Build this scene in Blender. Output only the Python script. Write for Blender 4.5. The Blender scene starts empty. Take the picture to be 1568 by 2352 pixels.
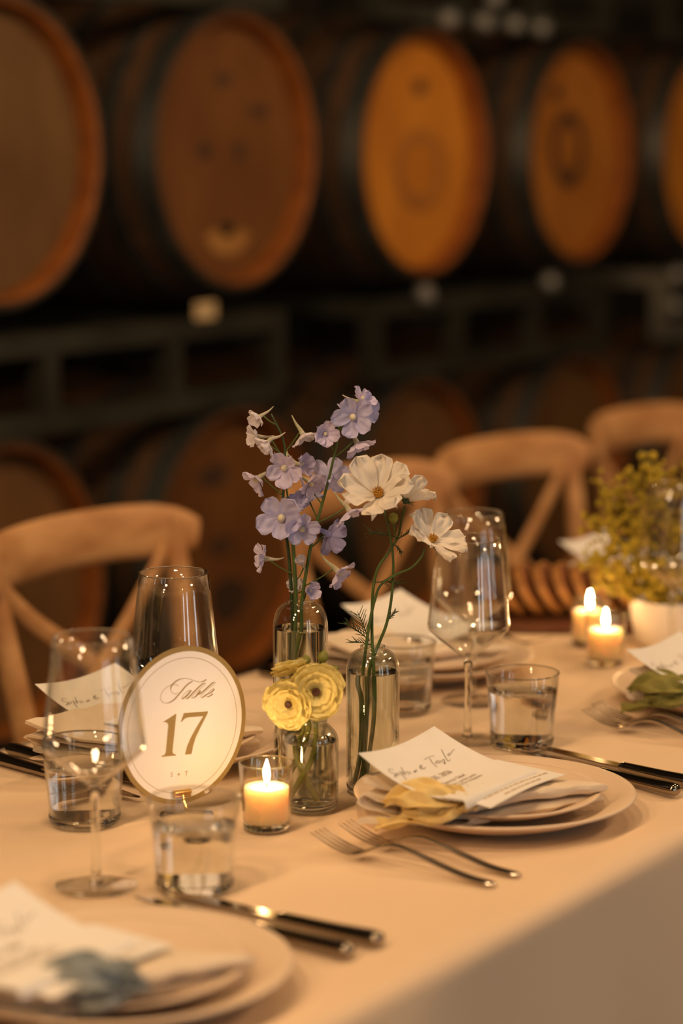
import bpy, bmesh, math, random
from mathutils import Vector, Matrix, Quaternion, noise

# ------------------------------------------------------------------ camera, world, light, exposure
scene = bpy.context.scene
col = scene.collection
cam_data = bpy.data.cameras.new('camera')
cam = bpy.data.objects.new('camera', cam_data)
col.objects.link(cam)
cam.location = (-2.05, -1.352, 1.40)
cam.rotation_euler = (math.radians(90 - 8.664), 0, math.radians(33.6 - 90))
cam_data.sensor_fit = 'VERTICAL'
cam_data.sensor_height = 36.0
cam_data.sensor_width = 24.0
cam_data.lens = 85.0
cam_data.clip_start = 0.05
cam_data.dof.use_dof = True
cam_data.dof.focus_distance = 2.45
cam_data.dof.aperture_fstop = 2.3
scene.camera = cam

world = bpy.data.worlds.new('world')
scene.world = world
world.use_nodes = True
world.node_tree.nodes['Background'].inputs[0].default_value = (0.02, 0.022, 0.026, 1)
world.node_tree.nodes['Background'].inputs[1].default_value = 0.0

scene.view_settings.view_transform = 'Standard'
scene.view_settings.look = 'None'
scene.view_settings.exposure = 0.0
scene.view_settings.gamma = 1.0
scene.view_settings.use_curve_mapping = False
scene.cycles.max_bounces = 10
scene.cycles.transmission_bounces = 10
scene.cycles.transparent_max_bounces = 40
scene.cycles.glossy_bounces = 4
scene.cycles.diffuse_bounces = 3
scene.cycles.sample_clamp_indirect = 6.0
scene.cycles.use_denoising = True
scene.cycles.use_adaptive_sampling = True
scene.cycles.adaptive_threshold = 0.05

WARM = (1.0, 0.645, 0.345)
def lamp(name, loc, power, radius=0.10, color=WARM):
    d = bpy.data.lights.new(name, 'POINT')
    d.energy = power; d.color = color; d.shadow_soft_size = radius
    o = bpy.data.objects.new(name, d); o.location = loc
    col.objects.link(o)
    return o
# warm bulbs over the table, plus unseen fill added on the camera side
for bulb_x, bulb_p in ((-4.0, 52), (-2.9, 62), (-1.75, 68), (-0.60, 38), (0.55, 16), (1.70, 34)):  # camera-end ones added to light the card and flowers
    lamp('table_bulb_and_fill', (bulb_x, -0.10, 2.60), bulb_p, 0.12)
lamp('front_fill', (0.40, -2.10, 2.70), 44, 0.16)  # both unseen, added to brighten drape, chairs and barrel heads
lamp('front_fill', (2.60, -1.70, 2.70), 95, 0.16)

# ------------------------------------------------------------------ helpers
RV = Vector((0.55339, -0.83292, 0.0))     # to the right as the photographer stands
FV = Vector((0.83292, 0.55339, 0.0))      # away from the photographer
ZV = Vector((0, 0, 1))
PI = math.pi
TOP = 0.75                                # table height

class G:
    def __init__(s): s.v = []; s.f = []
    def add(s, VF, M=None):
        V, F = VF
        b = len(s.v)
        s.v += [tuple(M @ Vector(p)) for p in V] if M is not None else [tuple(p) for p in V]
        s.f += [tuple(i + b for i in f) for f in F]
        return s
    def get(s): return s.v, s.f

def mesh(name, VF, smooth=True, recalc=True, angle=40):
    me = bpy.data.meshes.new(name)
    V, F = VF
    me.from_pydata([tuple(v) for v in V], [], F)
    if recalc:
        bm = bmesh.new(); bm.from_mesh(me)
        bmesh.ops.recalc_face_normals(bm, faces=bm.faces)
        bm.to_mesh(me); bm.free()
    if smooth:
        me.polygons.foreach_set('use_smooth', [True] * len(me.polygons))
        if angle < 180:
            try: me.set_sharp_from_angle(angle=math.radians(angle))
            except Exception: pass
    me.update()
    return me

def obj(name, VF, mat, parent=None, loc=None, rot=None, scale=None, smooth=True, recalc=True, angle=40):
    me = VF if isinstance(VF, bpy.types.Mesh) else mesh(name, VF, smooth, recalc, angle)
    if mat is not None and not me.materials: me.materials.append(mat)
    o = bpy.data.objects.new(name, me)
    col.objects.link(o)
    if parent is not None: o.parent = parent
    if loc is not None: o.location = loc
    if rot is not None:
        if isinstance(rot, Quaternion): o.rotation_mode = 'QUATERNION'; o.rotation_quaternion = rot
        else: o.rotation_euler = rot
    if scale is not None: o.scale = (scale,) * 3 if isinstance(scale, (int, float)) else scale
    return o

def tag(o, label, cat, group=None):
    o['label'] = label; o['category'] = cat
    if group: o['group'] = group
    return o

def thing(name, label, cat, loc=(0, 0, 0), rz=0.0, group=None):
    o = bpy.data.objects.new(name, None)
    o.empty_display_size = 0.05
    col.objects.link(o)
    o.location = loc; o.rotation_euler = (0, 0, rz)
    return tag(o, label, cat, group)

def struct(name, VF, mat, parent=None, smooth=False, **k):
    o = obj(name, VF, mat, parent, smooth=smooth, **k)
    if parent is None: o['kind'] = 'structure'
    return o

def dup(root, loc, rz, label, group=None):
    def cp(o, par):
        c = o.copy(); col.objects.link(c)
        if par is not None: c.parent = par
        for ch in o.children: cp(ch, c)
        return c
    r = cp(root, None)
    r.location = loc; r.rotation_euler = (0, 0, rz); r['label'] = label
    if group: r['group'] = group
    return r

def box(x0, x1, y0, y1, z0, z1):
    V = [(x, y, z) for z in (z0, z1) for y in (y0, y1) for x in (x0, x1)]
    return V, [(0, 2, 3, 1), (4, 5, 7, 6), (0, 1, 5, 4), (2, 6, 7, 3), (0, 4, 6, 2), (1, 3, 7, 5)]

def lathe(prof, n=48, closed=False):
    V, F, rings = [], [], []
    for r, z in prof:
        if r < 1e-7:
            rings.append([len(V)] * n); V.append((0, 0, z))
        else:
            rings.append(list(range(len(V), len(V) + n)))
            V += [(r * math.cos(2 * math.pi * i / n), r * math.sin(2 * math.pi * i / n), z) for i in range(n)]
    pairs = list(zip(rings, rings[1:]))
    if closed: pairs.append((rings[-1], rings[0]))
    for a, b in pairs:
        for i in range(n):
            j = (i + 1) % n
            q = []
            for k in (a[i], a[j], b[j], b[i]):
                if k not in q: q.append(k)
            if len(q) >= 3: F.append(tuple(q))
    return V, F

def catmull(P, per=6):
    P = [Vector(p) for p in P]
    if len(P) < 3: per = max(per, 1)
    out = []
    for i in range(len(P) - 1):
        p0 = P[max(i - 1, 0)]; p1 = P[i]; p2 = P[i + 1]; p3 = P[min(i + 2, len(P) - 1)]
        for k in range(per):
            t = k / per
            out.append(0.5 * ((2 * p1) + (-p0 + p2) * t + (2 * p0 - 5 * p1 + 4 * p2 - p3) * t * t + (-p0 + 3 * p1 - 3 * p2 + p3) * t ** 3))
    out.append(P[-1])
    return out

def tube(P, rad, n=8, per=5, flat=None):
    """swept round (or flattened) bar; rad a number or a list at the control points"""
    if per > 1:
        pts = catmull(P, per)
        if isinstance(rad, (list, tuple)):
            m = len(rad) - 1
            rr = []
            for i in range(len(pts)):
                t = i / (len(pts) - 1) * m; k = min(int(t), m - 1); w = t - k
                a_, b_ = rad[k], rad[k + 1]
                rr.append(tuple(p + (q - p) * w for p, q in zip(a_, b_)) if isinstance(a_, tuple) else a_ + (b_ - a_) * w)
        else: rr = [rad] * len(pts)
    else:
        pts = [Vector(p) for p in P]; rr = list(rad) if isinstance(rad, (list, tuple)) else [rad] * len(pts)
    V, F = [], []
    t0 = (pts[1] - pts[0]).normalized()
    a = t0.orthogonal().normalized() if flat is None else (Vector(flat) - t0 * t0.dot(Vector(flat))).normalized()
    for i, p in enumerate(pts):
        t = (pts[min(i + 1, len(pts) - 1)] - pts[max(i - 1, 0)]).normalized()
        a = (a - t * a.dot(t)).normalized(); b = t.cross(a)
        r = rr[i]
        ra, rb = (r, r) if not isinstance(r, (tuple, list)) else r
        for k in range(n):
            w = 2 * math.pi * k / n
            V.append(tuple(p + a * (ra * math.cos(w)) + b * (rb * math.sin(w))))
    m = len(pts)
    for i in range(m - 1):
        for k in range(n):
            j = (k + 1) % n
            F.append((i * n + k, i * n + j, (i + 1) * n + j, (i + 1) * n + k))
    F.append(tuple(range(n))[::-1]); F.append(tuple(range((m - 1) * n, m * n)))
    return V, F

def surf(fn, nu, nv):
    V = [tuple(fn(i / nu, j / nv)) for j in range(nv + 1) for i in range(nu + 1)]
    F = [(j * (nu + 1) + i, j * (nu + 1) + i + 1, (j + 1) * (nu + 1) + i + 1, (j + 1) * (nu + 1) + i) for j in range(nv) for i in range(nu)]
    return V, F

def slab(fn, nu, nv, th):
    """sheet of real thickness th below the surface fn(u, v)"""
    V, F = surf(fn, nu, nv)
    e = 1e-3
    W = []
    for j in range(nv + 1):
        for i in range(nu + 1):
            u, v = i / nu, j / nv
            p = Vector(fn(u, v))
            du = Vector(fn(min(u + e, 1), v)) - Vector(fn(max(u - e, 0), v))
            dv = Vector(fn(u, min(v + e, 1))) - Vector(fn(u, max(v - e, 0)))
            W.append(tuple(p - du.cross(dv).normalized() * th))
    n = len(V); F2 = [tuple(n + k for k in f[::-1]) for f in F]
    bd = [i for i in range(nu + 1)] + [(j + 1) * (nu + 1) - 1 for j in range(1, nv + 1)]
    bd += [nv * (nu + 1) + i for i in range(nu - 1, -1, -1)] + [j * (nu + 1) for j in range(nv - 1, 0, -1)]
    S = [(bd[k], n + bd[k], n + bd[(k + 1) % len(bd)], bd[(k + 1) % len(bd)]) for k in range(len(bd))]
    return V + W, F + F2 + S

def prism(poly, z0, z1):
    n = len(poly)
    V = [(x, y, z0) for x, y in poly] + [(x, y, z1) for x, y in poly]
    return V, [tuple(range(n))[::-1], tuple(range(n, 2 * n))] + [(i, (i + 1) % n, n + (i + 1) % n, n + i) for i in range(n)]

def axes(o, x, y, z): return Matrix(((x[0], y[0], z[0], o[0]), (x[1], y[1], z[1], o[1]), (x[2], y[2], z[2], o[2]), (0, 0, 0, 1)))

# ------------------------------------------------------------------ materials (all procedural)
def nodes(name):
    m = bpy.data.materials.new(name); m.use_nodes = True
    t = m.node_tree
    return m, t, t.nodes['Principled BSDF'], t.nodes['Material Output']

def pmat(name, c, rough=0.5, metal=0.0, var=0.0, c2=None, scale=8.0, stretch=(1, 1, 1), bump=0.0, bscale=60.0, bstretch=None, spec=0.5, sss=0.0, sssr=(1, .6, .4), ssss=0.01, transl=0.0, coat=0.0, coords='Object', detail=4.0, lo=.35, hi=.65):
    m, t, b, out = nodes(name)
    N, L = t.nodes, t.links
    b.inputs['Roughness'].default_value = rough
    b.inputs['Metallic'].default_value = metal
    b.inputs['Specular IOR Level'].default_value = spec
    b.inputs['Base Color'].default_value = (*c, 1)
    if coat: b.inputs['Coat Weight'].default_value = coat; b.inputs['Coat Roughness'].default_value = .1
    tc = N.new('ShaderNodeTexCoord')
    colsock = None
    if c2 is not None or var:
        mp = N.new('ShaderNodeMapping'); mp.inputs['Scale'].default_value = stretch
        nz = N.new('ShaderNodeTexNoise'); nz.inputs['Scale'].default_value = scale; nz.inputs['Detail'].default_value = detail
        rp = N.new('ShaderNodeValToRGB')
        cc = c2 if c2 is not None else tuple(max(0, v * (1 - var)) for v in c)
        rp.color_ramp.elements[0].position = lo; rp.color_ramp.elements[0].color = (*cc, 1)
        rp.color_ramp.elements[1].position = hi; rp.color_ramp.elements[1].color = (*c, 1)
        L.new(tc.outputs[coords], mp.inputs[0]); L.new(mp.outputs[0], nz.inputs['Vector']); L.new(nz.outputs[0], rp.inputs[0])
        L.new(rp.outputs[0], b.inputs['Base Color']); colsock = rp.outputs[0]
    if bump:
        mp2 = N.new('ShaderNodeMapping'); mp2.inputs['Scale'].default_value = bstretch or stretch
        n2 = N.new('ShaderNodeTexNoise'); n2.inputs['Scale'].default_value = bscale; n2.inputs['Detail'].default_value = 3
        bp = N.new('ShaderNodeBump'); bp.inputs['Strength'].default_value = bump; bp.inputs['Distance'].default_value = .002
        L.new(tc.outputs[coords], mp2.inputs[0]); L.new(mp2.outputs[0], n2.inputs['Vector']); L.new(n2.outputs[0], bp.inputs['Height']); L.new(bp.outputs[0], b.inputs['Normal'])
    if sss:
        b.inputs['Subsurface Weight'].default_value = sss
        b.inputs['Subsurface Radius'].default_value = sssr
        b.inputs['Subsurface Scale'].default_value = ssss
    if transl:
        tr = N.new('ShaderNodeBsdfTranslucent'); tr.inputs[0].default_value = (*c, 1)
        if colsock: L.new(colsock, tr.inputs[0])
        mx = N.new('ShaderNodeMixShader'); mx.inputs[0].default_value = transl
        L.new(b.outputs[0], mx.inputs[1]); L.new(tr.outputs[0], mx.inputs[2]); L.new(mx.outputs[0], out.inputs[0])
    return m

def thin_glass(name, tint=(.98, .98, .97), edge=.85, base=.06):
    """thin blown glass wall: clear straight through, mirror-like towards the rim (Schlick)"""
    m, t, b, out = nodes(name)
    N, L = t.nodes, t.links
    N.remove(b)
    lw = N.new('ShaderNodeLayerWeight'); lw.inputs[0].default_value = .5
    pw = N.new('ShaderNodeMath'); pw.operation = 'POWER'; pw.inputs[1].default_value = 3.2
    ma = N.new('ShaderNodeMath'); ma.operation = 'MULTIPLY_ADD'; ma.inputs[1].default_value = edge; ma.inputs[2].default_value = base
    tr = N.new('ShaderNodeBsdfTransparent'); tr.inputs[0].default_value = (*tint, 1)
    gl = N.new('ShaderNodeBsdfGlossy'); gl.inputs['Roughness'].default_value = 0.01; gl.inputs[0].default_value = (1, 1, 1, 1)
    mx = N.new('ShaderNodeMixShader')
    L.new(lw.outputs['Facing'], pw.inputs[0]); L.new(pw.outputs[0], ma.inputs[0]); L.new(ma.outputs[0], mx.inputs[0])
    L.new(tr.outputs[0], mx.inputs[1]); L.new(gl.outputs[0], mx.inputs[2]); L.new(mx.outputs[0], out.inputs[0])
    return m

def glass(name, ior=1.45, color=(1, 1, 1)):
    m, t, b, out = nodes(name)
    N, L = t.nodes, t.links
    N.remove(b)
    g = N.new('ShaderNodeBsdfGlass'); g.inputs['IOR'].default_value = ior; g.inputs['Roughness'].default_value = 0; g.inputs[0].default_value = (*color, 1)
    L.new(g.outputs[0], out.inputs[0])
    return m

def emit(name, color, strength):
    m, t, b, out = nodes(name)
    N, L = t.nodes, t.links
    N.remove(b)
    e = N.new('ShaderNodeEmission'); e.inputs[0].default_value = (*color, 1); e.inputs[1].default_value = strength
    L.new(e.outputs[0], out.inputs[0])
    return m

M = {}
M['linen'] = pmat('linen_cloth', (.80, .60, .41), .9, var=.05, scale=3, bump=.25, bscale=900, spec=.2)
M['napkin'] = pmat('napkin_linen', (.80, .66, .50), .9, var=.08, scale=30, bump=.35, bscale=700, spec=.2)
M['plate'] = pmat('stoneware_glaze', (.76, .58, .41), .45, var=.05, scale=14, spec=.4, bump=.03, bscale=60)
M['paper'] = pmat('menu_paper', (.82, .78, .72), .85, var=.02, scale=60, spec=.2)
M['ink'] = pmat('dark_ink', (.10, .06, .035), .8, spec=.1)
M['ink_pale'] = pmat('brown_ink', (.26, .16, .09), .8, spec=.1)
M['ink_gold'] = pmat('pale_gold_ink', (.60, .42, .22), .6, spec=.3)
M['card'] = pmat('sign_card', (.95, .94, .97), .8, var=.015, scale=40, spec=.2)
M['gold_ink'] = pmat('matte_gold_ink', (.36, .25, .095), .6, var=.06, scale=200, spec=.3)
M['gold'] = pmat('polished_gold', (.78, .52, .20), .18, 1.0)
M['silver'] = pmat('cutlery_steel', (.60, .53, .45), .17, 1.0)
M['silver_dark'] = pmat('knife_steel', (.34, .29, .23), .15, 1.0)
M['thin'] = thin_glass('wine_glass_wall')
M['tumbler'] = thin_glass('tumbler_wall', (.97, .97, .96), .8, .04)
M['bottle'] = thin_glass('bottle_wall', (.95, .96, .93), .95, .05)
M['votive'] = thin_glass('votive_wall', (.96, .92, .84), .9, .07)
M['glass'] = glass('solid_glass', 1.48, (.98, .985, .97))
M['water'] = glass('water', 1.33, (.985, .985, .975))
M['acrylic'] = glass('acrylic', 1.45, (.98, .97, .95))
M['wax'] = pmat('candle_wax', (.93, .82, .62), .5, sss=1.0, sssr=(1.0, .62, .30), ssss=.022, spec=.3)
M['wick'] = pmat('wick', (.03, .02, .015), .9)
M['flame'] = emit('flame', (1.0, .64, .31), 240)
M['stem'] = pmat('stem_green', (.10, .16, .035), .5, var=.35, scale=120, stretch=(1, 1, .2), spec=.4, transl=.1)
M['stem_dark'] = pmat('stem_dark_green', (.045, .085, .025), .55, var=.3, scale=150, transl=.1)
M['stem_yellow'] = pmat('stem_yellow_green', (.28, .28, .04), .5, var=.3, scale=120, transl=.15)
M['del0'] = pmat('delphinium_cream', (.80, .74, .74), .7, c2=(.64, .60, .74), scale=90, transl=.3, spec=.2)
M['del1'] = pmat('delphinium_lilac', (.74, .66, .84), .7, c2=(.58, .54, .82), scale=90, transl=.3, spec=.2)
M['del2'] = pmat('delphinium_blue', (.66, .64, .90), .7, c2=(.48, .48, .80), scale=90, transl=.3, spec=.2)
M['del3'] = pmat('delphinium_deep', (.46, .44, .74), .7, c2=(.30, .30, .60), scale=90, transl=.3, spec=.2)
M['eye'] = pmat('delphinium_eye', (.72, .66, .50), .7, var=.2, scale=200, spec=.2)
M['spur'] = pmat('delphinium_spur', (.60, .54, .44), .7, c2=(.42, .42, .22), scale=60, transl=.2)
M['cosmos'] = pmat('cosmos_petal', (.88, .82, .74), .7, var=.05, scale=60, stretch=(6, .6, 1), transl=.28, spec=.2, bump=.3, bscale=300, bstretch=(6, .4, 1))
M['pollen'] = pmat('cosmos_pollen', (.62, .34, .03), .8, c2=(.30, .12, .015), scale=400)
M['ran'] = pmat('ranunculus_petal', (.95, .80, .27), .6, c2=(.92, .82, .40), scale=60, transl=.25, spec=.25)
M['ran_eye'] = pmat('ranunculus_eye', (.11, .035, .012), .7, var=.6, scale=500)
M['ribbon_y'] = pmat('yellow_silk', (1.0, .80, .36), .7, var=.06, scale=60, transl=.3, spec=.25, bump=.3, bscale=300)
M['ribbon_b'] = pmat('blue_silk', (.20, .27, .33), .7, c2=(.50, .52, .50), scale=28, transl=.3, spec=.25, bump=.3, bscale=300)
M['ribbon_g'] = pmat('olive_silk', (.40, .36, .10), .7, var=.12, scale=60, transl=.3, spec=.25, bump=.3, bscale=300)
M['chair'] = pmat('chair_oak', (.62, .34, .145), .5, c2=(.42, .20, .075), scale=7, stretch=(1, 4, 4), bump=.15, bscale=60, spec=.35)
M['rush'] = pmat('rush_seat', (.42, .30, .16), .8, var=.35, scale=60, stretch=(1, 12, 1), bump=.5, bscale=120)
M['stave'] = pmat('barrel_stave', (.095, .048, .022), .65, c2=(.045, .024, .012), scale=5, stretch=(8, .7, 8), bump=.2, bscale=30, spec=.3)
M['chime'] = pmat('barrel_chime', (.36, .115, .020), .6, c2=(.22, .065, .011), scale=16, spec=.3)
def head_mat(n, a, b): return pmat(n, a, .6, c2=b, scale=4.5, stretch=(1.6, 1, .35), detail=3, lo=.3, hi=.7, spec=.3, bump=.1, bscale=40)
M['head_a'] = head_mat('barrel_head_brown', (.155, .080, .028), (.10, .049, .017))
M['head_b'] = head_mat('barrel_head_reddish', (.185, .074, .020), (.125, .047, .013))
M['head_c'] = head_mat('barrel_head_honey', (.68, .265, .030), (.48, .165, .019))
M['head_d'] = head_mat('barrel_head_amber', (.50, .19, .030), (.34, .12, .019))
M['head_e'] = head_mat('barrel_head_dull', (.17, .082, .030), (.11, .052, .018))
M['hoop'] = pmat('galvanised_hoop', (.16, .17, .16), .45, .85, var=.4, scale=9)
M['stamp'] = pmat('burnt_stamp', (.035, .016, .008), .8, c2=(.075, .032, .012), scale=14)
M['stamp_faint'] = pmat('faint_brand', (.36, .13, .018), .8, c2=(.50, .19, .024), scale=10)
M['bare_wood'] = pmat('scraped_wood', (.42, .20, .05), .7, var=.2, scale=20)
M['steel'] = pmat('rack_steel', (.055, .055, .042), .45, .4, var=.4, scale=7)
M['steel_worn'] = pmat('rack_steel_worn', (.20, .185, .15), .45, .3, var=.4, scale=9)  # paler grey than the other racks
M['zinc'] = pmat('bumper_zinc', (.55, .56, .54), .35, .6, var=.2, scale=20)
M['tagp'] = pmat('paper_tag', (.62, .45, .24), .8)
M['floor'] = pmat('concrete_floor', (.10, .085, .07), .55, c2=(.06, .05, .042), scale=2.5, bump=.1, bscale=20)
M['wall'] = pmat('dark_wall', (.045, .038, .03), .9, var=.3, scale=3)
M['ceil'] = pmat('dark_ceiling', (.05, .042, .034), .9, var=.3, scale=3)
M['wallf'] = pmat('plaster_wall', (.16, .14, .12), .9, var=.15, scale=2)
M['frame'] = pmat('window_frame_paint', (.05, .05, .05), .5)
M['pane'] = emit('daylit_pane', (.82, .93, 1.0), 5.0)
M['bread'] = pmat('bread_crumb', (.26, .085, .02), .8, c2=(.17, .05, .012), scale=60, bump=.4, bscale=140)  # crumb darkened to carry the shade on the slice faces
M['crust'] = pmat('bread_crust', (.46, .21, .06), .55, var=.35, scale=40, bump=.3, bscale=100)  # crust lightened to carry the light on the top edges
M['board'] = pmat('serving_board', (.17, .06, .02), .5, c2=(.10, .032, .012), scale=6, stretch=(1, 7, 1))
M['pot'] = pmat('white_ceramic', (.80, .72, .64), .4, var=.03, scale=20, spec=.5)
M['mimosa'] = pmat('mustard_blossom', (.66, .46, .035), .8, c2=(.44, .35, .03), scale=70, transl=.25)
M['leafg'] = pmat('grey_green_leaf', (.07, .10, .06), .6, var=.3, scale=40, transl=.2)

# ------------------------------------------------------------------ the hall
struct('floor', box(-6, 9, -4.2, 4.0, -.1, 0), M['floor'])
struct('ceiling', box(-6, 9, -4.2, 4.0, 4.4, 4.5), M['ceil'])
struct('wall_back', box(-6, 9, 3.9, 4.0, 0, 4.4), M['wall'])
struct('wall_left', box(-6.1, -6, -4.2, 4.0, 0, 4.4), M['wallf'])
struct('wall_right', box(9, 9.1, -4.2, 4.0, 0, 4.4), M['wall'])
WIN = [(-2.15, -1.75), (-1.25, -.85), (0.6, 1.0)]
WZ = (.20, 2.60)
g = G(); xs = -6.0
for a, b in WIN:
    g.add(box(xs, a, -4.2, -4.0, 0, 4.4)); g.add(box(a, b, -4.2, -4.0, 0, WZ[0])); g.add(box(a, b, -4.2, -4.0, WZ[1], 4.4)); xs = b
g.add(box(xs, 9, -4.2, -4.0, 0, 4.4))
struct('wall_front', g.get(), M['wallf'])
for k, (a, b) in enumerate(WIN):
    fr = G()
    fr.add(box(a, a + .05, -4.14, -4.02, *WZ)); fr.add(box(b - .05, b, -4.14, -4.02, *WZ))
    fr.add(box(a + .05, b - .05, -4.14, -4.02, WZ[0], WZ[0] + .05)); fr.add(box(a + .05, b - .05, -4.14, -4.02, WZ[1] - .05, WZ[1]))
    fr.add(box((a + b) / 2 - .015, (a + b) / 2 + .015, -4.12, -4.04, WZ[0] + .05, WZ[1] - .05))
    for q in (1, 2, 3): fr.add(box(a + .05, b - .05, -4.12, -4.04, WZ[0] + q * .6 - .012, WZ[0] + q * .6 + .012))
    w = struct('window_%d' % (k + 1), fr.get(), M['frame'])
    for i in range(2):
        for j in range(4):
            x0 = a + .05 + i * ((b - a) / 2 - .035); x1 = x0 + (b - a) / 2 - .065
            z0 = WZ[0] + (.05 if j == 0 else .012) + j * .6; z1 = WZ[0] + (j + 1) * .6 - (.05 if j == 3 else .012)
            obj('pane', box(x0, x1, -4.10, -4.09, z0, z1), M['pane'], w, smooth=False)

# ------------------------------------------------------------------ barrels on steel racks
def barrel_meshes():
    R0, R1, Ln = .295, .348, .94
    N = 22
    out = [(R0 + (R1 - R0) * math.sin(math.pi * i / N) ** .9, Ln * i / N) for i in range(N + 1)]
    rim = [(R0, 0), (R0 - .006, -.002), (R0 - .026, .0), (R0 - .030, .006), (R0 - .030, .04)]
    prof = [(0, .05), (R0 - .03, .05), (R0 - .030, .04)]
    body = [(R0 - .030, .045)] + out + [(R0 - .03, Ln), (R0 - .03, Ln - .045)]
    # body: closed shell incl. the inner lips
    stave = lathe([(0, .062)] + [(R0 - .0108, .062), (R0 - .0108, .002), (R0 - .008, .0), (R0 - .003, .0), (R0, .004)] + out[1:-1] + [(R0, Ln), (R0 - .022, Ln), (R0 - .022, Ln - .045), (0, Ln - .045)], 64)
    chime = lathe([(R0 - .017, .005), (R0 - .012, .001), (R0 - .011, .003), (R0 - .011, .058), (R0 - .020, .058)], 64, True)
    head = lathe([(0, .046), (R0 - .0225, .046), (R0 - .0225, .060), (0, .060)], 64)
    hoops = []
    for a, b in ((.004, .05), (.10, .13), (.24, .275), (.665, .70), (.81, .84), (.88, .92)):
        def rr(t): return R0 + (R1 - R0) * math.sin(math.pi * min(max(t / Ln, 0), 1)) ** .9
        hoops.append(lathe([(rr(a) - .002, a), (rr(a) + .003, a), (rr(b) + .003, b), (rr(b) - .002, b)], 64, True))
    return stave, chime, head, hoops
st_, ch_, hd_, hp_ = barrel_meshes()
st_m = mesh('stave_body', st_); ch_m = mesh('chime', ch_); hd_m = hd_; hp_m = [mesh('hoop', h) for h in hp_]
TURN = Matrix.Rotation(math.radians(-90), 4, 'X')
def barrel(x, z, mat, label, y=1.74, marks=()):
    t = thing('wine_barrel', label, 'barrel', (x, y, z), 0, 'oak barrels on the steel racks')
    rot = (math.radians(-90), 0, 0)
    obj('stave_body', st_m, M['stave'], t, rot=rot)
    obj('chime', ch_m, M['chime'], t, rot=rot)
    h = obj('head', mesh('head', hd_), mat, t, rot=rot)
    for hm in hp_m: obj('hoop', hm, M['hoop'], t, rot=rot)
    for kind, mx, mz, rx, rz_, name in marks:
        V = []
        n = 28
        mm = {'bare': M['bare_wood'], 'ring_faint': M['stamp_faint']}.get(kind, M['stamp'])
        if kind == 'ring_faint': kind = 'ring'
        if kind == 'ring':
            for rr, yy in ((1, .0455), (.62, .0455), (.62, .0475), (1, .0475)):
                V += [(mx + rx * rr * math.cos(2 * math.pi * i / n), yy, mz + rz_ * rr * math.sin(2 * math.pi * i / n)) for i in range(n)]
            F = [(a * n + i, a * n + (i + 1) % n, ((a + 1) % 4) * n + (i + 1) % n, ((a + 1) % 4) * n + i) for a in range(4) for i in range(n)]
        else:
            for yy in (.0452, .048):
                V += [(mx + rx * (1 + .18 * math.sin(3 * 2 * math.pi * i / n + mx * 40)) * math.cos(2 * math.pi * i / n), yy, mz + rz_ * math.sin(2 * math.pi * i / n)) for i in range(n)]
            F = [tuple(range(n)), tuple(range(n, 2 * n))[::-1]] + [(i, (i + 1) % n, n + (i + 1) % n, n + i) for i in range(n)]
        obj(name, (V, F), mm, t, smooth=False)
    return t
ZU, ZL = 1.385, .535
barrel(1.452, ZU, M['head_a'], 'brown barrel cut off by the left edge in the upper row, smudged with dark stencilling', marks=(('dot', -.06, .13, .05, .02, 'stencil_mark'), ('dot', -.08, .06, .05, .015, 'stencil_mark'), ('dot', -.07, -.02, .06, .03, 'stencil_mark'), ('dot', -.05, -.17, .07, .012, 'stencil_mark')))
barrel(2.213, ZU, M['head_b'], 'reddish brown barrel in the upper row with a pale scraped patch low on its head', marks=(('dot', -.07, .0, .022, .02, 'stencil_mark'), ('dot', .055, .0, .02, .02, 'stencil_mark'), ('dot', .0, .15, .03, .016, 'stencil_mark'), ('dot', .13, .085, .045, .012, 'stencil_mark'), ('bare', .01, -.195, .075, .03, 'scraped_patch'), ('dot', .01, -.17, .03, .016, 'stencil_mark')))
barrel(2.985, ZU - .01, M['head_c'], 'bright honey coloured barrel in the middle of the upper row', marks=(('dot', .03, .16, .03, .018, 'stencil_mark'), ('ring_faint', .035, -.04, .12, .10, 'branded_ring')))
barrel(3.782, ZU - .01, M['head_d'], 'amber barrel in the upper row with a dark oval brand on its head', marks=(('ring', -.005, .01, .095, .105, 'branded_ring'), ('dot', -.075, .16, .035, .02, 'stencil_mark')))
barrel(4.56, ZU - .01, M['head_c'], 'upper row barrel of which only a sliver shows at the right edge')
barrel(1.44, ZL, M['head_e'], 'lower row barrel behind the leftmost chair back')
barrel(2.20, ZL, M['head_b'], 'lower row barrel with dark bung holes behind the blue flowers', marks=(('dot', -.03, .145, .06, .026, 'stencil_mark'), ('dot', -.01, -.015, .045, .022, 'stencil_mark'), ('dot', .02, -.14, .07, .05, 'stencil_mark')))
barrel(2.97, ZL, M['head_e'], 'dull lower row barrel behind the white flowers')
barrel(3.77, ZL, M['head_a'], 'lower row barrel behind the chair with the clear view of its crossed back')
barrel(4.56, ZL, M['head_e'], 'lower row barrel at the right edge behind the farthest chair')

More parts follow.
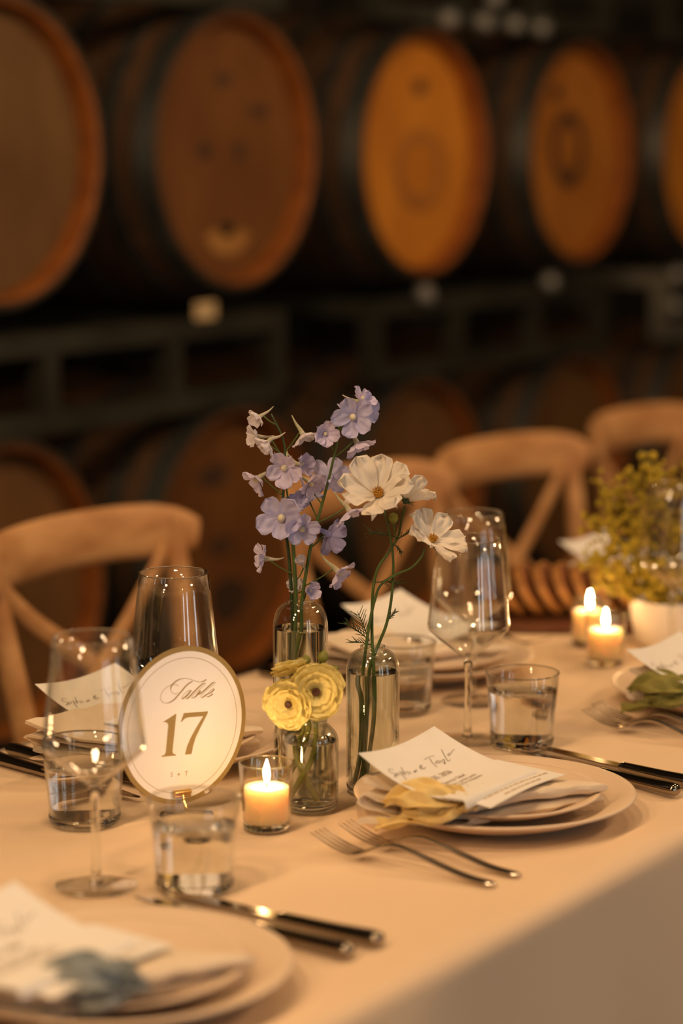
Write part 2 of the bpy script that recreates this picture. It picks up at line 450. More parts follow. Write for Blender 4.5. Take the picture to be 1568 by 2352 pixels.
def rack(xc, z0, h, label, mat='steel'):
    t = thing('barrel_rack', label, 'rack', (xc, 1.76, z0), 0, 'steel barrel racks')
    W = .60; s = .022
    for yy in (0, .88):
        for zz in (s, h - s): obj('rail', box(-W, W, yy - s, yy + s, zz - s, zz + s), M[mat], t, smooth=False)
        for px in (-.578, -.2, .2, .578): obj('post', box(px - s, px + s, yy - s * .98, yy + s * .98, 2 * s, h - 2 * s), M[mat], t, smooth=False)
    for px in (-.578, -.2, .2, .578): obj('cross_bar', box(px - s, px + s, s, .88 - s, h - 2 * s, h), M[mat], t, smooth=False)
    return t
racks = []
for z0, h, nm in ((0, .185, 'on the floor'), (.835, .20, 'between the rows'), (1.685, .20, 'above the upper barrels')):
    for xc, sd in ((1.777, 'left'), (3.34, 'middle'), (4.885, 'right')):
        nearw = {'left': 'nearest the left side of the picture', 'middle': 'in the middle of the wall of barrels', 'right': 'at the right edge of the picture'}[sd]
        paler = z0 > .5 and z0 < 1 and sd == 'right'
        racks.append(rack(xc, z0, h, '%s steel barrel rack %s, %s' % ('worn grey' if paler else 'black', nm, nearw), 'steel_worn' if paler else 'steel'))
# small pale pads added to imitate the glints on the racks
BM = mesh('bumper', lathe([(0, 0), (.02, 0), (.022, .004), (.022, .022), (.018, .03), (0, .032)], 20))
for ri, lx, lz in ((4, .225, .205), (4, -.40, .205), (7, -.30, .012), (7, -.13, .012), (7, .02, .012), (7, .16, .008), (3, -.52, .205), (5, -.56, .10), (5, -.56, .19), (7, -.08, .07)):
    obj('bumper', BM, M['zinc'], racks[ri], loc=(lx, -.026, lz), rot=(math.radians(90), 0, 0))
obj('paper_tag', box(.262, .335, -.0245, -.0225, .196, .232), M['tagp'], racks[3], smooth=False)

# ------------------------------------------------------------------ chairs
def make_chair(label):
    t = thing('cross_back_chair', label, 'chair', (0, 0, 0), 0, 'cross back chairs on the far side of the table')
    seat = []
    n = 40
    def sq(a, k=.21, p=4.0):
        c, s = math.cos(a), math.sin(a)
        r = (abs(c) ** p + abs(s) ** p) ** (-1 / p)
        return (k * r * c * (1.0 - .05 * s), k * .95 * r * s)
    V = []
    for z, k in ((.435, .20), (.438, .212), (.455, .215), (.463, .208), (.463, .12)):
        V += [(*sq(2 * math.pi * i / n, k), z + (-.006 if k == .12 else 0)) for i in range(n)]
    F = [tuple(range(n))[::-1]] + [(a * n + i, a * n + (i + 1) % n, (a + 1) * n + (i + 1) % n, (a + 1) * n + i) for a in range(4) for i in range(n)] + [tuple(range(4 * n, 5 * n))]
    obj('seat', (V, F), M['rush'], t)
    for s in (-1, 1):
        obj('post', tube([(s * .190, .235, 0), (s * .178, .205, .40), (s * .183, .215, .58), (s * .200, .245, .76), (s * .207, .262, .862)], [.016, .019, .019, .017, .015], 12, 6), M['chair'], t)
        obj('leg', tube([(s * .185, -.185, 0), (s * .178, -.178, .22), (s * .172, -.172, .44)], [.014, .017, .019], 12, 5), M['chair'], t)
        obj('stretcher', tube([(s * .182, -.18, .20), (s * .180, .21, .22)], .010, 10, 1), M['chair'], t)
        # one curved slat of the crossed back
        obj('back_slat', tube([(s * .180, .216, .50), (s * .125, .226, .575), (s * .01, .240 + s * .006, .668), (-s * .12, .256, .755), (-s * .186, .262, .815)], [(.006, .013), (.006, .014), (.006, .015), (.006, .014), (.006, .013)], 10, 6, flat=(0, 1, 0)), M['chair'], t)
    obj('stretcher', tube([(-.18, .02, .212), (.18, .02, .212)], .009, 10, 1), M['chair'], t)
    obj('back_rail', tube([(-.18, .208, .47), (0, .215, .47), (.18, .208, .47)], [(.010, .014)] * 3, 10, 6, flat=(0, 1, 0)), M['chair'], t)
    # crest: wide steam-bent board that wraps the post tops
    P = []; rad = []
    for i in range(13):
        u = -1 + i / 6
        x = .232 * math.sin(u * 1.15) / math.sin(1.15)
        y = .298 - .062 * abs(u) ** 2.4
        hz = .040 * (1 - max(0, abs(u) - .78) / .22 * .42)
        P.append((x, y, .846 - .014 * abs(u) ** 2)); rad.append((.0125, hz))
    V, F = tube(P, rad, 16, 3, flat=(0, 1, 0))
    obj('crest_rail', (V, F), M['chair'], t)
    return t
CH = [(0.535, .530, .02), (1.17, .49, -.02), (1.625, .49, -.07), (2.215, .51, .0)]
CL = ['wooden cross back chair behind the round table number card', 'wooden chair back half hidden behind the white cosmos flowers', 'wooden cross back chair behind the tall empty wine glasses', 'farthest wooden chair, at the right edge behind the yellow blossoms']
c0 = make_chair(CL[0])
c0.location = (CH[0][0], CH[0][1], 0); c0.rotation_euler = (0, 0, CH[0][2])
for (x, y, r), l in list(zip(CH, CL))[1:]: dup(c0, (x, y, 0), r, l)

# ------------------------------------------------------------------ tablecloth
YE = .372
def cloth_profile(nd=16):
    P = []
    rr = .016
    for i in range(nd + 1): P.append((-1, i / nd))          # near drape, from the hem up
    return P
def cloth(u, v):
    x = -1.7 + 4.6 * u
    if v < .36: side = -1; d = (1 - v / .36)
    elif v > .64: side = 1; d = (v - .64) / .36
    else: side = 0; d = 0
    if side == 0:
        w = (v - .36) / .28
        y = -YE + 2 * YE * w
        z = TOP + .0016 * (noise.noise(Vector((x * 5, y * 6, 0))) + .4 * noise.noise(Vector((x * 17, y * 11, 3))))
        return (x, y, z - .0012)
    r = .018
    s = d ** 1.25 * (.73 if side < 0 else .26)
    ang = min(s / r, math.pi / 2)
    over = max(0, s - r * math.pi / 2)
    k = min(1, over / .45)
    fold = .058 * k ** .75 * (noise.noise(Vector((x * 2.6 + over * .9 * side, 2.0, side * 3.1))) + .55 * noise.noise(Vector((x * 6.5 + over * 1.2, 7.0, side)))) + .018 * k
    y = side * (YE - .002 + r * math.sin(ang) + fold + over * .05)
    z = TOP - .0012 - r * (1 - math.cos(ang)) - over
    return (x, y, max(z, .004))
V, F = surf(cloth, 260, 150)
tag(obj('tablecloth', (V, F), M['linen'], angle=180), 'cream linen cloth over the long banquet table', 'tablecloth')

# ------------------------------------------------------------------ place settings
def text_mesh(body, size, align='CENTER', spacing=1.0):
    cu = bpy.data.curves.new('txt', 'FONT'); cu.body = body; cu.size = size; cu.align_x = align; cu.resolution_u = 2; cu.space_character = spacing
    o = bpy.data.objects.new('txt', cu); col.objects.link(o)
    dg = bpy.context.evaluated_depsgraph_get(); dg.update()
    me = bpy.data.meshes.new_from_object(o.evaluated_get(dg))
    V = [tuple(v.co) for v in me.vertices]; F = [tuple(p.vertices) for p in me.polygons]
    bpy.data.objects.remove(o); bpy.data.curves.remove(cu); bpy.data.meshes.remove(me)
    return V, F

def stroke(pts, wf, per=5, closed=False):
    P = [Vector((p[0], p[1], 0)) for p in pts]
    C = catmull(P, per)
    V, F = [], []
    for i, p in enumerate(C):
        t = (C[min(i + 1, len(C) - 1)] - C[max(i - 1, 0)])
        t = t.normalized() if t.length > 1e-9 else Vector((1, 0, 0))
        n = Vector((-t.y, t.x, 0)); w = wf(t, i / (len(C) - 1)) / 2
        V += [tuple(p + n * w), tuple(p - n * w)]
    F = [(2 * i, 2 * i + 1, 2 * i + 3, 2 * i + 2) for i in range(len(C) - 1)]
    return V, F

NAMES = [[(0.103, 0.262), (0.089, 0.243), (0.056, 0.251), (0.041, 0.277), (0.066, 0.299), (0.062, 0.322), (0.027, 0.344), (0.021, 0.335), (0.064, 0.313)],
 [(0.075, 0.313), (0.1, 0.304), (0.101, 0.317), (0.07, 0.335), (0.053, 0.331), (0.075, 0.313)], [(0.144, 0.29), (0.113, 0.346), (0.083, 0.407)],
 [(0.117, 0.323), (0.164, 0.304), (0.167, 0.315), (0.13, 0.337), (0.11, 0.336)], [(0.211, 0.254), (0.172, 0.309), (0.143, 0.351)],
 [(0.165, 0.33), (0.206, 0.317), (0.2, 0.333), (0.181, 0.356)], [(0.225, 0.329), (0.209, 0.349), (0.216, 0.353)],
 [(0.258, 0.341), (0.304, 0.331), (0.297, 0.341), (0.265, 0.346), (0.252, 0.352), (0.284, 0.353)],
 [(0.418, 0.341), (0.371, 0.35), (0.356, 0.335), (0.376, 0.318), (0.406, 0.313), (0.409, 0.299), (0.39, 0.302), (0.377, 0.329), (0.387, 0.356)],
 [(0.505, 0.262), (0.562, 0.257), (0.629, 0.269)], [(0.558, 0.272), (0.523, 0.332), (0.5, 0.39)],
 [(0.594, 0.341), (0.583, 0.329), (0.551, 0.338), (0.543, 0.353), (0.581, 0.346), (0.566, 0.368)],
 [(0.611, 0.34), (0.596, 0.363), (0.647, 0.346), (0.614, 0.385), (0.599, 0.4), (0.598, 0.385), (0.627, 0.373)],
 [(0.748, 0.25), (0.702, 0.312), (0.655, 0.382), (0.668, 0.39), (0.692, 0.381)],
 [(0.757, 0.319), (0.731, 0.326), (0.723, 0.341), (0.748, 0.337), (0.762, 0.319)], [(0.762, 0.336), (0.8, 0.317), (0.84, 0.313)]]
MW, MH = .13, .112

dinner_m = mesh('dinner_plate', lathe([(0, .0035), (.088, .0035), (.100, .005), (.118, .0125), (.1345, .0195), (.1375, .0205), (.1385, .0218), (.1378, .0232), (.1335, .0228), (.117, .0165), (.100, .0095), (.088, .0075), (0, .007), ], 96), angle=180)
foot = lathe([(.078, 0), (.084, 0), (.086, .0045), (.076, .0045)], 72, True)
salad_m = mesh('salad_plate', lathe([(0, .0035), (.058, .0035), (.070, .006), (.088, .0125), (.1005, .0180), (.1025, .0193), (.1018, .0208), (.0985, .0203), (.086, .0155), (.069, .0088), (.058, .0066), (0, .006)], 96), angle=180)

def napkin_mesh(seed, la=.200, lb=.125):
    # soft serpentine section (b, z): rounded folds at the front (-b), layers opening towards the back
    passes = 4
    sec = []
    for k in range(passes):
        z0 = .0028 + k * .0070
        fr = -lb / 2 + (.004, .006, .0, .002)[k]; bk = lb / 2 - (.0, .012, .004, .0)[k]
        seg = [(fr + (bk - fr) * t, z0 + (.0, .005, .016, .030)[k] * max(0, t - .30) ** 1.3) for t in [0, .12, .25, .4, .55, .7, .85, 1]]
        if k % 2 == 0: seg = seg[::-1]
        if sec:
            (b0, zz0), (b1, zz1) = sec[-1], seg[0]
            d = -1 if k % 2 == 1 else 1
            for w in (.15, .3, .5, .7, .85):
                a = math.pi * w
                sec.append((b0 + (b1 - b0) * w + d * math.sin(a) * (.0055 + .25 * abs(zz1 - zz0)), zz0 + (zz1 - zz0) * (1 - math.cos(a)) / 2))
        sec += seg
    th = .0018
    n = len(sec); na = 34
    loop = []
    for i, (b, z) in enumerate(sec):
        b2, z2 = sec[min(i + 1, n - 1)]; b1, z1 = sec[max(i - 1, 0)]
        t = Vector((b2 - b1, z2 - z1)).normalized(); loop.append((Vector((b, z)), Vector((-t.y, t.x))))
    ring = [p + m * th for p, m in loop] + [p - m * th for p, m in loop[::-1]]
    V, F = [], []
    m = len(ring)
    for j in range(na + 1):
        u = j / na
        for i, q in enumerate(ring):
            a = -la / 2 + la * u
            h = q.y / .026
            wav = (.0035 * noise.noise(Vector((a * 22, q.x * 10, h * 1.6 + seed))) + .0018 * noise.noise(Vector((a * 55, q.x * 25, h * 2 + seed)))) * min(1.2, .25 + h) * (1 - .65 * u)
            front = max(0, .5 - (q.x + lb / 2) / lb)
            push = (.011 * noise.noise(Vector((a * 13, h * 2.1, seed + 5))) + .006 * noise.noise(Vector((a * 34, h * 3, seed + 8)))) * (front * 2) * (1 - .8 * u)
            droop = -.004 * max(0, u - .75) * 4 * h
            curl = -.006 * math.sin(min(h, 1) * 9 + seed) * max(0, .2 - u) * 5
            tt = (q.x + push + lb / 2) / lb
            fl, fr_, br, bl = Vector((-.112, -.034)), Vector((.030, -.100)), Vector((-.018, .040)), Vector((-.154, .056))
            p = (fl * (1 - u) + fr_ * u) * (1 - tt) + (bl * (1 - u) + br * u) * tt
            p.x += curl + .004 * noise.noise(Vector((q.x * 20, h * 4, seed + (9 if u > .5 else 2)))) * (abs(u - .5) * 2) ** 3
            V.append((p.x, p.y, max(.0013, q.y + wav + droop)))
    for j in range(na):
        for i in range(m):
            k = (i + 1) % m
            F.append((j * m + i, j * m + k, (j + 1) * m + k, (j + 1) * m + i))
    F.append(tuple(range(m))[::-1]); F.append(tuple(range(na * m, (na + 1) * m)))
    return V, F

def ribbon_mesh(seed):
    """crumpled silk bow: two loops and two tails around a knot"""
    rnd = random.Random(seed)
    g = G()
    def strip(P, w, up, ph):
        C = catmull(P, 6)
        def fn(u, v):
            t = v * (len(C) - 1); i = min(int(t), len(C) - 2)
            p = C[i].lerp(C[i + 1], t - i)
            tg = (C[i + 1] - C[i]).normalized()
            sd = tg.cross(Vector(up)).normalized()
            ww = w[0] + (w[1] - w[0]) * math.sin(math.pi * min(v * w[3], 1)) if len(w) > 3 else w[0] + (w[1] - w[0]) * v
            nn = sd.cross(tg)
            return p + sd * ((u - .5) * ww) + nn * (.0035 * math.sin(u * 9 + v * 7 + ph) + .002 * math.sin(u * 17 - v * 11 + ph))
        g.add(slab(fn, 10, 22, .0007))
    return g, strip

def setting(cx, cy, rz, words, ribbon=None, seed=1, menu=(0, 0), detail=True):
    """dinner plate, salad plate, napkin, menu and ribbon as separate things; words names the seat"""
    B = Matrix.Translation((cx, cy, 0)) @ Matrix.Rotation(rz, 4, 'Z')
    d = tag(obj('dinner_plate', dinner_m, M['plate'], loc=(cx, cy, TOP + .0004), rot=(0, 0, rz)), 'wide cream dinner plate ' + words, 'plate', 'dinner plates')
    obj('foot_ring', foot, M['plate'], d)
    sp = B @ Vector((-.012, -.008, 0))
    z1 = TOP + .0085
    s = tag(obj('salad_plate', salad_m, M['plate'], loc=(sp.x, sp.y, z1), rot=(0, 0, rz)), 'small salad plate on the wide plate ' + words, 'plate', 'salad plates')
    # napkin
    q = B @ Vector((0, 0, 0))
    zn = z1 + .0082
    tag(obj('napkin', napkin_mesh(seed), M['napkin'], loc=(q.x, q.y, zn), rot=(0, 0, rz)), 'folded cream linen napkin ' + words, 'napkin', 'folded napkins')
    # menu: lower leaf and the folded upper leaf
    mx, my = menu
    t = thing('menu_card', 'cream menu card lying on the napkin ' + words, 'menu', (cx, cy, 0), rz, 'menu cards')
    C4 = [Vector((-.153 + mx, .060 + my, .829)), Vector((-.023 + mx, .056 + my, .833)), Vector((-.011 + mx, -.049 + my, .800)), Vector((-.140 + mx, -.046 + my, .7995))]
    def leaf(u, v):
        p = C4[0] * (1 - u) * (1 - v) + C4[1] * u * (1 - v) + C4[2] * u * v + C4[3] * (1 - u) * v
        sag = -.010 * math.sin(math.pi * v) * (1 - .3 * u) - .006 * math.sin(math.pi * u) * (1 - v) + .004 * (1 - v) ** 3 * (1 - u)
        return p + Vector((0, 0, sag + .0006))
    L0 = obj('upper_leaf', slab(leaf, 16, 18, .0004), M['paper'], t)
    # the thick folded foot of the upper leaf
    def foot_leaf(u, v):
        p = Vector(leaf(u, .80 + .20 * min(1, v * 2))) + Vector((0, 0, .0012))
        if v > .5:
            a = (v - .5) * 2 * math.pi / 2
            p = p + Vector((.0005, -.004 * math.sin(a), -.006 * (1 - math.cos(a)) - .002 * math.sin(a)))
        return p
    obj('folded_flap', slab(foot_leaf, 14, 12, .0006), M['paper'], t)
    lo = [Vector((-.125 + mx, .010 + my, .8035)), Vector((.004 + mx, .0 + my, .802)), Vector((.012 + mx, -.072 + my, .7955)), Vector((-.122 + mx, -.066 + my, .7925))]
    def leaf2(u, v):
        p = lo[0] * (1 - u) * (1 - v) + lo[1] * u * (1 - v) + lo[2] * u * v + lo[3] * (1 - u) * v
        return p + Vector((0, 0, .003 * math.sin(math.pi * u) * v))
    obj('lower_leaf', slab(leaf2, 14, 10, .0004), M['paper'], t)
    def onto(VF, fn, e=.0009):
        V, F = VF
        return [tuple(Vector(fn(min(max(x, 0), 1), min(max(y, 0), 1))) + Vector((0, 0, e))) for x, y, _ in V], F
    # hand-lettered names
    g = G()
    for s_ in NAMES: g.add(onto(stroke([(u * 1.02 + .03, v - .02) for u, v in s_], lambda tt, k: .0050 if abs(tt.y) > .5 else .0032), leaf))
    obj('lettering', g.get(), M['ink'], t, smooth=False, recalc=False)
    def line(body, uc, vc, h, mat, fn=leaf, wide=1.0):
        V, F = text_mesh(body, h)
        W = [(uc + x / MW * wide, vc - y / MH, 0) for x, y, z in V]
        return onto((W, F), fn)
    if detail:
        obj('printed_line', line('July 25, 2026', .40, .505, .0088, None, wide=1.0), M['ink_pale'], t, smooth=False, recalc=False)
        g = G()
        g.add(line('Seasonal Summer Salad', .36, .615, .0066, None)); 
        obj('printed_line', g.get(), M['ink_pale'], t, smooth=False, recalc=False)
        obj('printed_line', line('fresh cucumbers, garden pesto', .40, .675, .0056, None), M['ink_pale'], t, smooth=False, recalc=False)
        obj('printed_line', line('onions, olives, lemon vinaigrette', .40, .725, .0056, None), M['ink_pale'], t, smooth=False, recalc=False)
        obj('printed_line', line('~', .40, .79, .007, None), M['ink_pale'], t, smooth=False, recalc=False)
        for kk, (w0, vv) in enumerate(((.62, .70), (.80, .80), (.45, .90))):
            g = G(); rnd = random.Random(kk); x = .5 - w0 / 2
            while x < .5 + w0 / 2:
                w = rnd.uniform(.025, .07)
                V = [(x, vv - .012, 0), (x + w, vv - .012, 0), (x + w, vv + .010, 0), (x, vv + .010, 0)]
                g.add(onto((V, [(0, 1, 2, 3)]), leaf2)); x += w + .018
            obj('printed_line', g.get(), M['ink_gold'], t, smooth=False, recalc=False)
    if ribbon:
        g, strip = ribbon_mesh(seed)
        K = Vector((-.126, -.033, .7935)) + Vector((ribbon[2][0], ribbon[2][1], 0))
        P = lambda *a: [K + Vector(p) for p in a]
        strip(P((0, 0, 0), (-.010, .014, .008), (-.020, .030, .011), (-.026, .050, .005), (-.029, .062, -.004)), (.010, .036, 0, 1.2), (-.5, -.3, .8), 0.3)
        strip(P((0, 0, -.002), (-.010, .008, -.004), (-.019, .026, -.006), (-.027, .044, -.010)), (.010, .030, 0, 1.15), (-.6, -.4, .6), 4.2)
        strip(P((0, -.001, -.004), (-.013, .014, -.011), (-.020, .040, -.018), (-.024, .074, -.0255)), (.012, .019), (-.3, -.2, 1), 2.2)
        strip(P((0, 0, .001), (.008, .004, .006), (.004, .013, .009), (-.008, .014, .008)), (.012, .020), (-.3, -.3, .8), 3.1)
        strip(P((-.002, -.003, .001), (.002, -.008, -.001), (.0, -.011, -.005)), (.016, .018), (-.6, -.4, .6), 5.1)
        rb = tag(obj('silk_ribbon', g.get(), M[ribbon[0]], loc=(cx, cy, 0), rot=(0, 0, rz)), ribbon[1], 'ribbon')

setting(-.046, -.201, 0, 'in focus in front of the flower bottles', ('ribbon_y', 'crumpled pale yellow silk ribbon draped over the sharp menu card and plate rim', (0, 0)), 1)
setting(-.645, -.208, 0, 'in the blurred lower left corner', ('ribbon_b', 'dusty blue silk ribbon lying on the blurred lower left napkin', (.045, -.042)), 2, menu=(-.012, .015))
setting(.515, -.196, 0, 'at the right edge of the picture', ('ribbon_g', 'olive green silk ribbon hanging from the napkin at the right edge', (-.01, .02)), 3, detail=False)
setting(.467, .20, 0, 'behind the tall wine glasses on the far side', None, 4, menu=(.095, .022), detail=False)
setting(-.045, .21, 0, 'behind the round table number card', None, 5, menu=(.055, .035), detail=False)
setting(1.08, .20, 0, 'far down the table behind the yellow blossoms', None, 6, menu=(.06, .03), detail=False)

# ------------------------------------------------------------------ cutlery
def fork_parts():
    # local: handle end at y = 0, tips at y = .205 ; z above the cloth
    prof = [(0, .0032, .0056), (.010, .0030, .0064), (.035, .0048, .0058), (.07, .0115, .0047), (.10, .0185, .0040), (.118, .0200, .0038), (.135, .0160, .0048), (.145, .0110, .0090), (.152, .0080, .0122), (.160, .0062, .0130)]
    P = [(0, y, z) for y, z, w in prof]
    rad = [(.0024 if y < .12 else .0014, w) for y, z, w in prof]
    rad[0] = (.0012, .0030)
    handle = tube(P, rad, 14, 4, flat=(0, 0, 1))
    tines = []
    for i in range(4):
        x = (i - 1.5) * .0068
        tines.append(tube([(x * .92, .157, .0064), (x, .168, .0060), (x * 1.02, .187, .0100), (x * 1.0, .212, .0195)], [(.0010, .0019), (.0010, .0015), (.0009, .0013), (.0006, .0006)], 8, 4, flat=(0, 0, 1)))
    return handle, tines
fh, ft = fork_parts()
fh_m = mesh('handle', fh, angle=180); ft_m = [mesh('tine', x, angle=180) for x in ft]
def fork(end, tip, label):
    d = Vector((tip[0] - end[0], tip[1] - end[1], 0)); rz = math.atan2(d.y, d.x) - PI / 2
    t = thing('fork', label, 'fork', (end[0], end[1], TOP), rz, 'dinner forks'); t.scale = (.94, .93, .94)
    obj('handle', fh_m, M['silver'], t)
    for m_ in ft_m: obj('tine', m_, M['silver'], t)
fork((-.256, -.323), (-.246, -.115), 'fork nearest the camera, left of the sharply seen plate')
fork((-.220, -.328), (-.207, -.110), 'fork lying between another fork and the sharply seen plate')
fork((.300, -.300), (.330, -.096), 'outer fork beside the plate at the right edge')
fork((.336, -.296), (.362, -.086), 'inner fork beside the plate at the right edge')
fork((.672, .318), (.648, .118), 'fork right of the plate behind the tall wine glasses')
def knife_mesh():
    # local: handle end at y = 0, blade tip at y = .235
    h = tube([(0, -.001, .0068), (0, .002, .0068), (0, .012, .0068), (0, .05, .0060), (0, .085, .0056), (0, .103, .0054), (0, .108, .0054)], [(.003, .004), (.0062, .0078), (.0066, .0092), (.0056, .0078), (.0052, .0070), (.0050, .0064), (.0020, .0040)], 16, 4, flat=(0, 0, 1))
    def edge(t): return .0095 * (1 - max(0, t - .55) ** 2.2 * 5.2)
    V = []; n = 18
    for i in range(n + 1):
        t = i / n; y = .104 + .133 * t
        w0 = -.0062 + .0005 * t + (max(0, t - .8) * .02); w1 = max(edge(t), w0 + .0004)
        V += [(w0, y, .0062), (w0, y, .0044), (w1, y, .0051), (w1, y, .0055)]
    F = [(0, 1, 2, 3)] + [(4 * i + a, 4 * i + (a + 1) % 4, 4 * i + 4 + (a + 1) % 4, 4 * i + 4 + a) for i in range(n) for a in range(4)] + [(4 * n + 3, 4 * n + 2, 4 * n + 1, 4 * n)]
    return h, (V, F)
kh, kb = knife_mesh(); kh_m = mesh('handle', kh, angle=180); kb_m = mesh('blade', kb, angle=30)
def knife(end, tip, label):
    d = Vector((tip[0] - end[0], tip[1] - end[1], 0)); rz = math.atan2(d.y, d.x) - PI / 2
    t = thing('table_knife', label, 'knife', (end[0], end[1], TOP), rz, 'table knives')
    obj('handle', kh_m, M['silver_dark'], t); obj('blade', kb_m, M['silver_dark'], t)
knife((.104, -.326), (.165, -.10), 'knife with a rounded handle end, right of the sharply seen plate')
knife((.140, -.336), (.192, -.108), 'outer knife running out of the picture right of the sharply seen plate')
knife((-.449, -.327), (-.438, -.092), 'outer blurred knife beside the lower left plate')
knife((-.486, -.322), (-.466, -.088), 'inner blurred knife nearest the lower left plate')
knife((-.172, .345), (-.212, .112), 'knife behind the left water tumbler with its tip showing')
knife((-.135, .350), (-.168, .118), 'second knife at the left edge beside the knife with the showing tip')
knife((.335, .352), (.300, .120), 'knife left of the plate behind the tall wine glasses')

# ------------------------------------------------------------------ glassware
def wine_glass(x, y, label, rz=0):
    t = thing('wine_glass', label, 'wine glass', (x, y, TOP), rz, 'tall wine glasses')
    out = [(.0042, .088), (.0075, .094), (.020, .1035), (.034, .1145), (.0440, .1245), (.0455, .1285), (.0452, .1325), (.0430, .152), (.0402, .178), (.0372, .205), (.0350, .2250)]
    inn = [(r - .0011, z) for r, z in out[::-1]]
    inn = [(.0343, .2252)] + [(max(r, .002), z) for r, z in inn[1:-2]] + [(.0095, .0965), (0, .0945)]
    obj('bowl', lathe([(0, .0885)] + out + inn, 64), M['thin'], t, angle=180)
    obj('rim', lathe([(.0346 + .00055 * math.cos(w * PI / 4), .2252 + .00055 * math.sin(w * PI / 4)) for w in range(8)], 64, True), M['glass'], t, angle=180)
    obj('stem', lathe([(0, .004), (.0062, .004), (.0048, .009), (.0040, .020), (.0037, .05), (.0040, .075), (.0050, .0868), (.0036, .0880), (0, .0880)], 24), M['glass'], t, angle=180)
    obj('foot', lathe([(0, .0004), (.0365, .0004), (.0375, .0012), (.0365, .0021), (.020, .0030), (.0075, .0046), (0, .0046)], 56), M['thin'], t, angle=180)
wine_glass(.191, -.030, 'tall angular wine glass in focus between the white cosmos and a water tumbler')
wine_glass(.352, .059, 'blurred wine glass standing directly behind the sharply seen wine glass')
wine_glass(-.449, -.028, 'blurred wine glass nearest the camera in front of the round card')
wine_glass(-.156, .108, 'wine glass with a crisp rim rising behind the round card')
wine_glass(.700, -.030, 'far wine glass at the right edge in front of the yellow blossoms')

def tumbler(x, y, label, fill=.062):
    t = thing('water_tumbler', label, 'glass', (x, y, TOP), 0, 'water tumblers')
    wall = [(.0345, .0095), (.0352, .012), (.0362, .03), (.0384, .06), (.0402, .0812), (.0398, .0820), (.0390, .0812), (.0372, .06), (.0350, .03), (.0341, .0125), (.0335, .0100)]
    obj('wall', lathe(wall, 56, True), M['tumbler'], t, angle=180)
    obj('base', lathe([(0, .0009), (.0315, .0006), (.0338, .0022), (.0346, .0060), (.0349, .0093), (.0335, .0095), (0, .0085)], 56), M['glass'], t, angle=180)
    obj('rim', lathe([(.0396 + .0009 * math.cos(w * PI / 4), .0820 + .0009 * math.sin(w * PI / 4)) for w in range(8)], 64, True), M['glass'], t, angle=180)
    r1 = .0345 + (fill - .03) * .095
    obj('water', lathe([(0, .0102), (.0330, .0102), (.0339, .0135), (.0346, .03), (r1 - .0002, fill - .0012), (r1, fill), (r1 - .0012, fill - .0006), (0, fill - .0008)], 56), M['water'], t, angle=60)
tumbler(.202, -.092, 'sharp water tumbler right of the tall wine glass')
tumbler(-.406, -.104, 'blurred water tumbler nearest the camera, below the round card', .058)
tumbler(-.298, .110, 'water tumbler left of the round card', .058)
tumbler(.268, .105, 'blurred water tumbler behind the cosmos bottle', .060)

def bottle(x, y, label, R, hs, ht, neck, fill, dome=True):
    t = thing('glass_bottle', label, 'bottle', (x, y, TOP), 0, 'clear glass bud bottles')
    w = .0016
    sh = []
    n = 10
    for i in range(n + 1):
        a = math.pi / 2 * i / n
        if dome: sh.append((neck + (R - neck) * math.cos(a) ** .85, hs + (ht - hs - .004) * math.sin(a)))
        else:
            k = i / n; sh.append((R + (neck - R) * (k ** 1.15), hs + (ht - hs - .004) * (k ** .62)))
    out = [(R - .0015, .0065), (R, .010), (R, hs * .5)] + sh + [(neck + .0012, ht - .002), (neck + .0012, ht)]
    inn = [(max(r - w, .002), z - (w * .6 if z > hs else 0)) for r, z in out[::-1]]
    inn[0] = (neck - .0006, ht); inn[1] = (neck - .0010, ht - .002)
    obj('wall', lathe(out + inn, 56, True), M['bottle'], t, angle=180)
    obj('base', lathe([(0, .0020), (R - .008, .0008), (R - .0035, .0006), (R - .0012, .0030), (R - .0006, .0080), (R - .0035, .0086), (0, .0076)], 56), M['glass'], t, angle=180)
    rw = R - w - .0004
    top = [(rw, fill)] if fill <= hs else None
    if top is None:
        k = (fill - hs) / (ht - hs - .004)
        rtop = min(rw, next((r for r, z in sh if z >= fill), neck) - w - .0006)
        prof = [(0, .0092), (rw - .002, .0092), (rw, .0115), (rw, hs * .6), (rw, hs), (rtop, fill), (0, fill - .0004)]
    else:
        prof = [(0, .0092), (rw - .002, .0092), (rw, .0115), (rw, fill * .5), (rw, fill - .001), (rw - .0003, fill), (rw - .0018, fill - .0009), (0, fill - .0010)]
    obj('water', lathe(prof, 56), M['water'], t, angle=60)
bottle(-.049, .028, 'tall clear bottle holding the blue delphiniums', .0282, .160, .190, .0125, .160)
bottle(-.044, -.057, 'medium clear bottle holding the white cosmos', .0272, .124, .150, .0115, .124)
bottle(-.134, -.042, 'short clear bottle holding the yellow ranunculus', .0278, .070, .091, .0155, .069, dome=False)

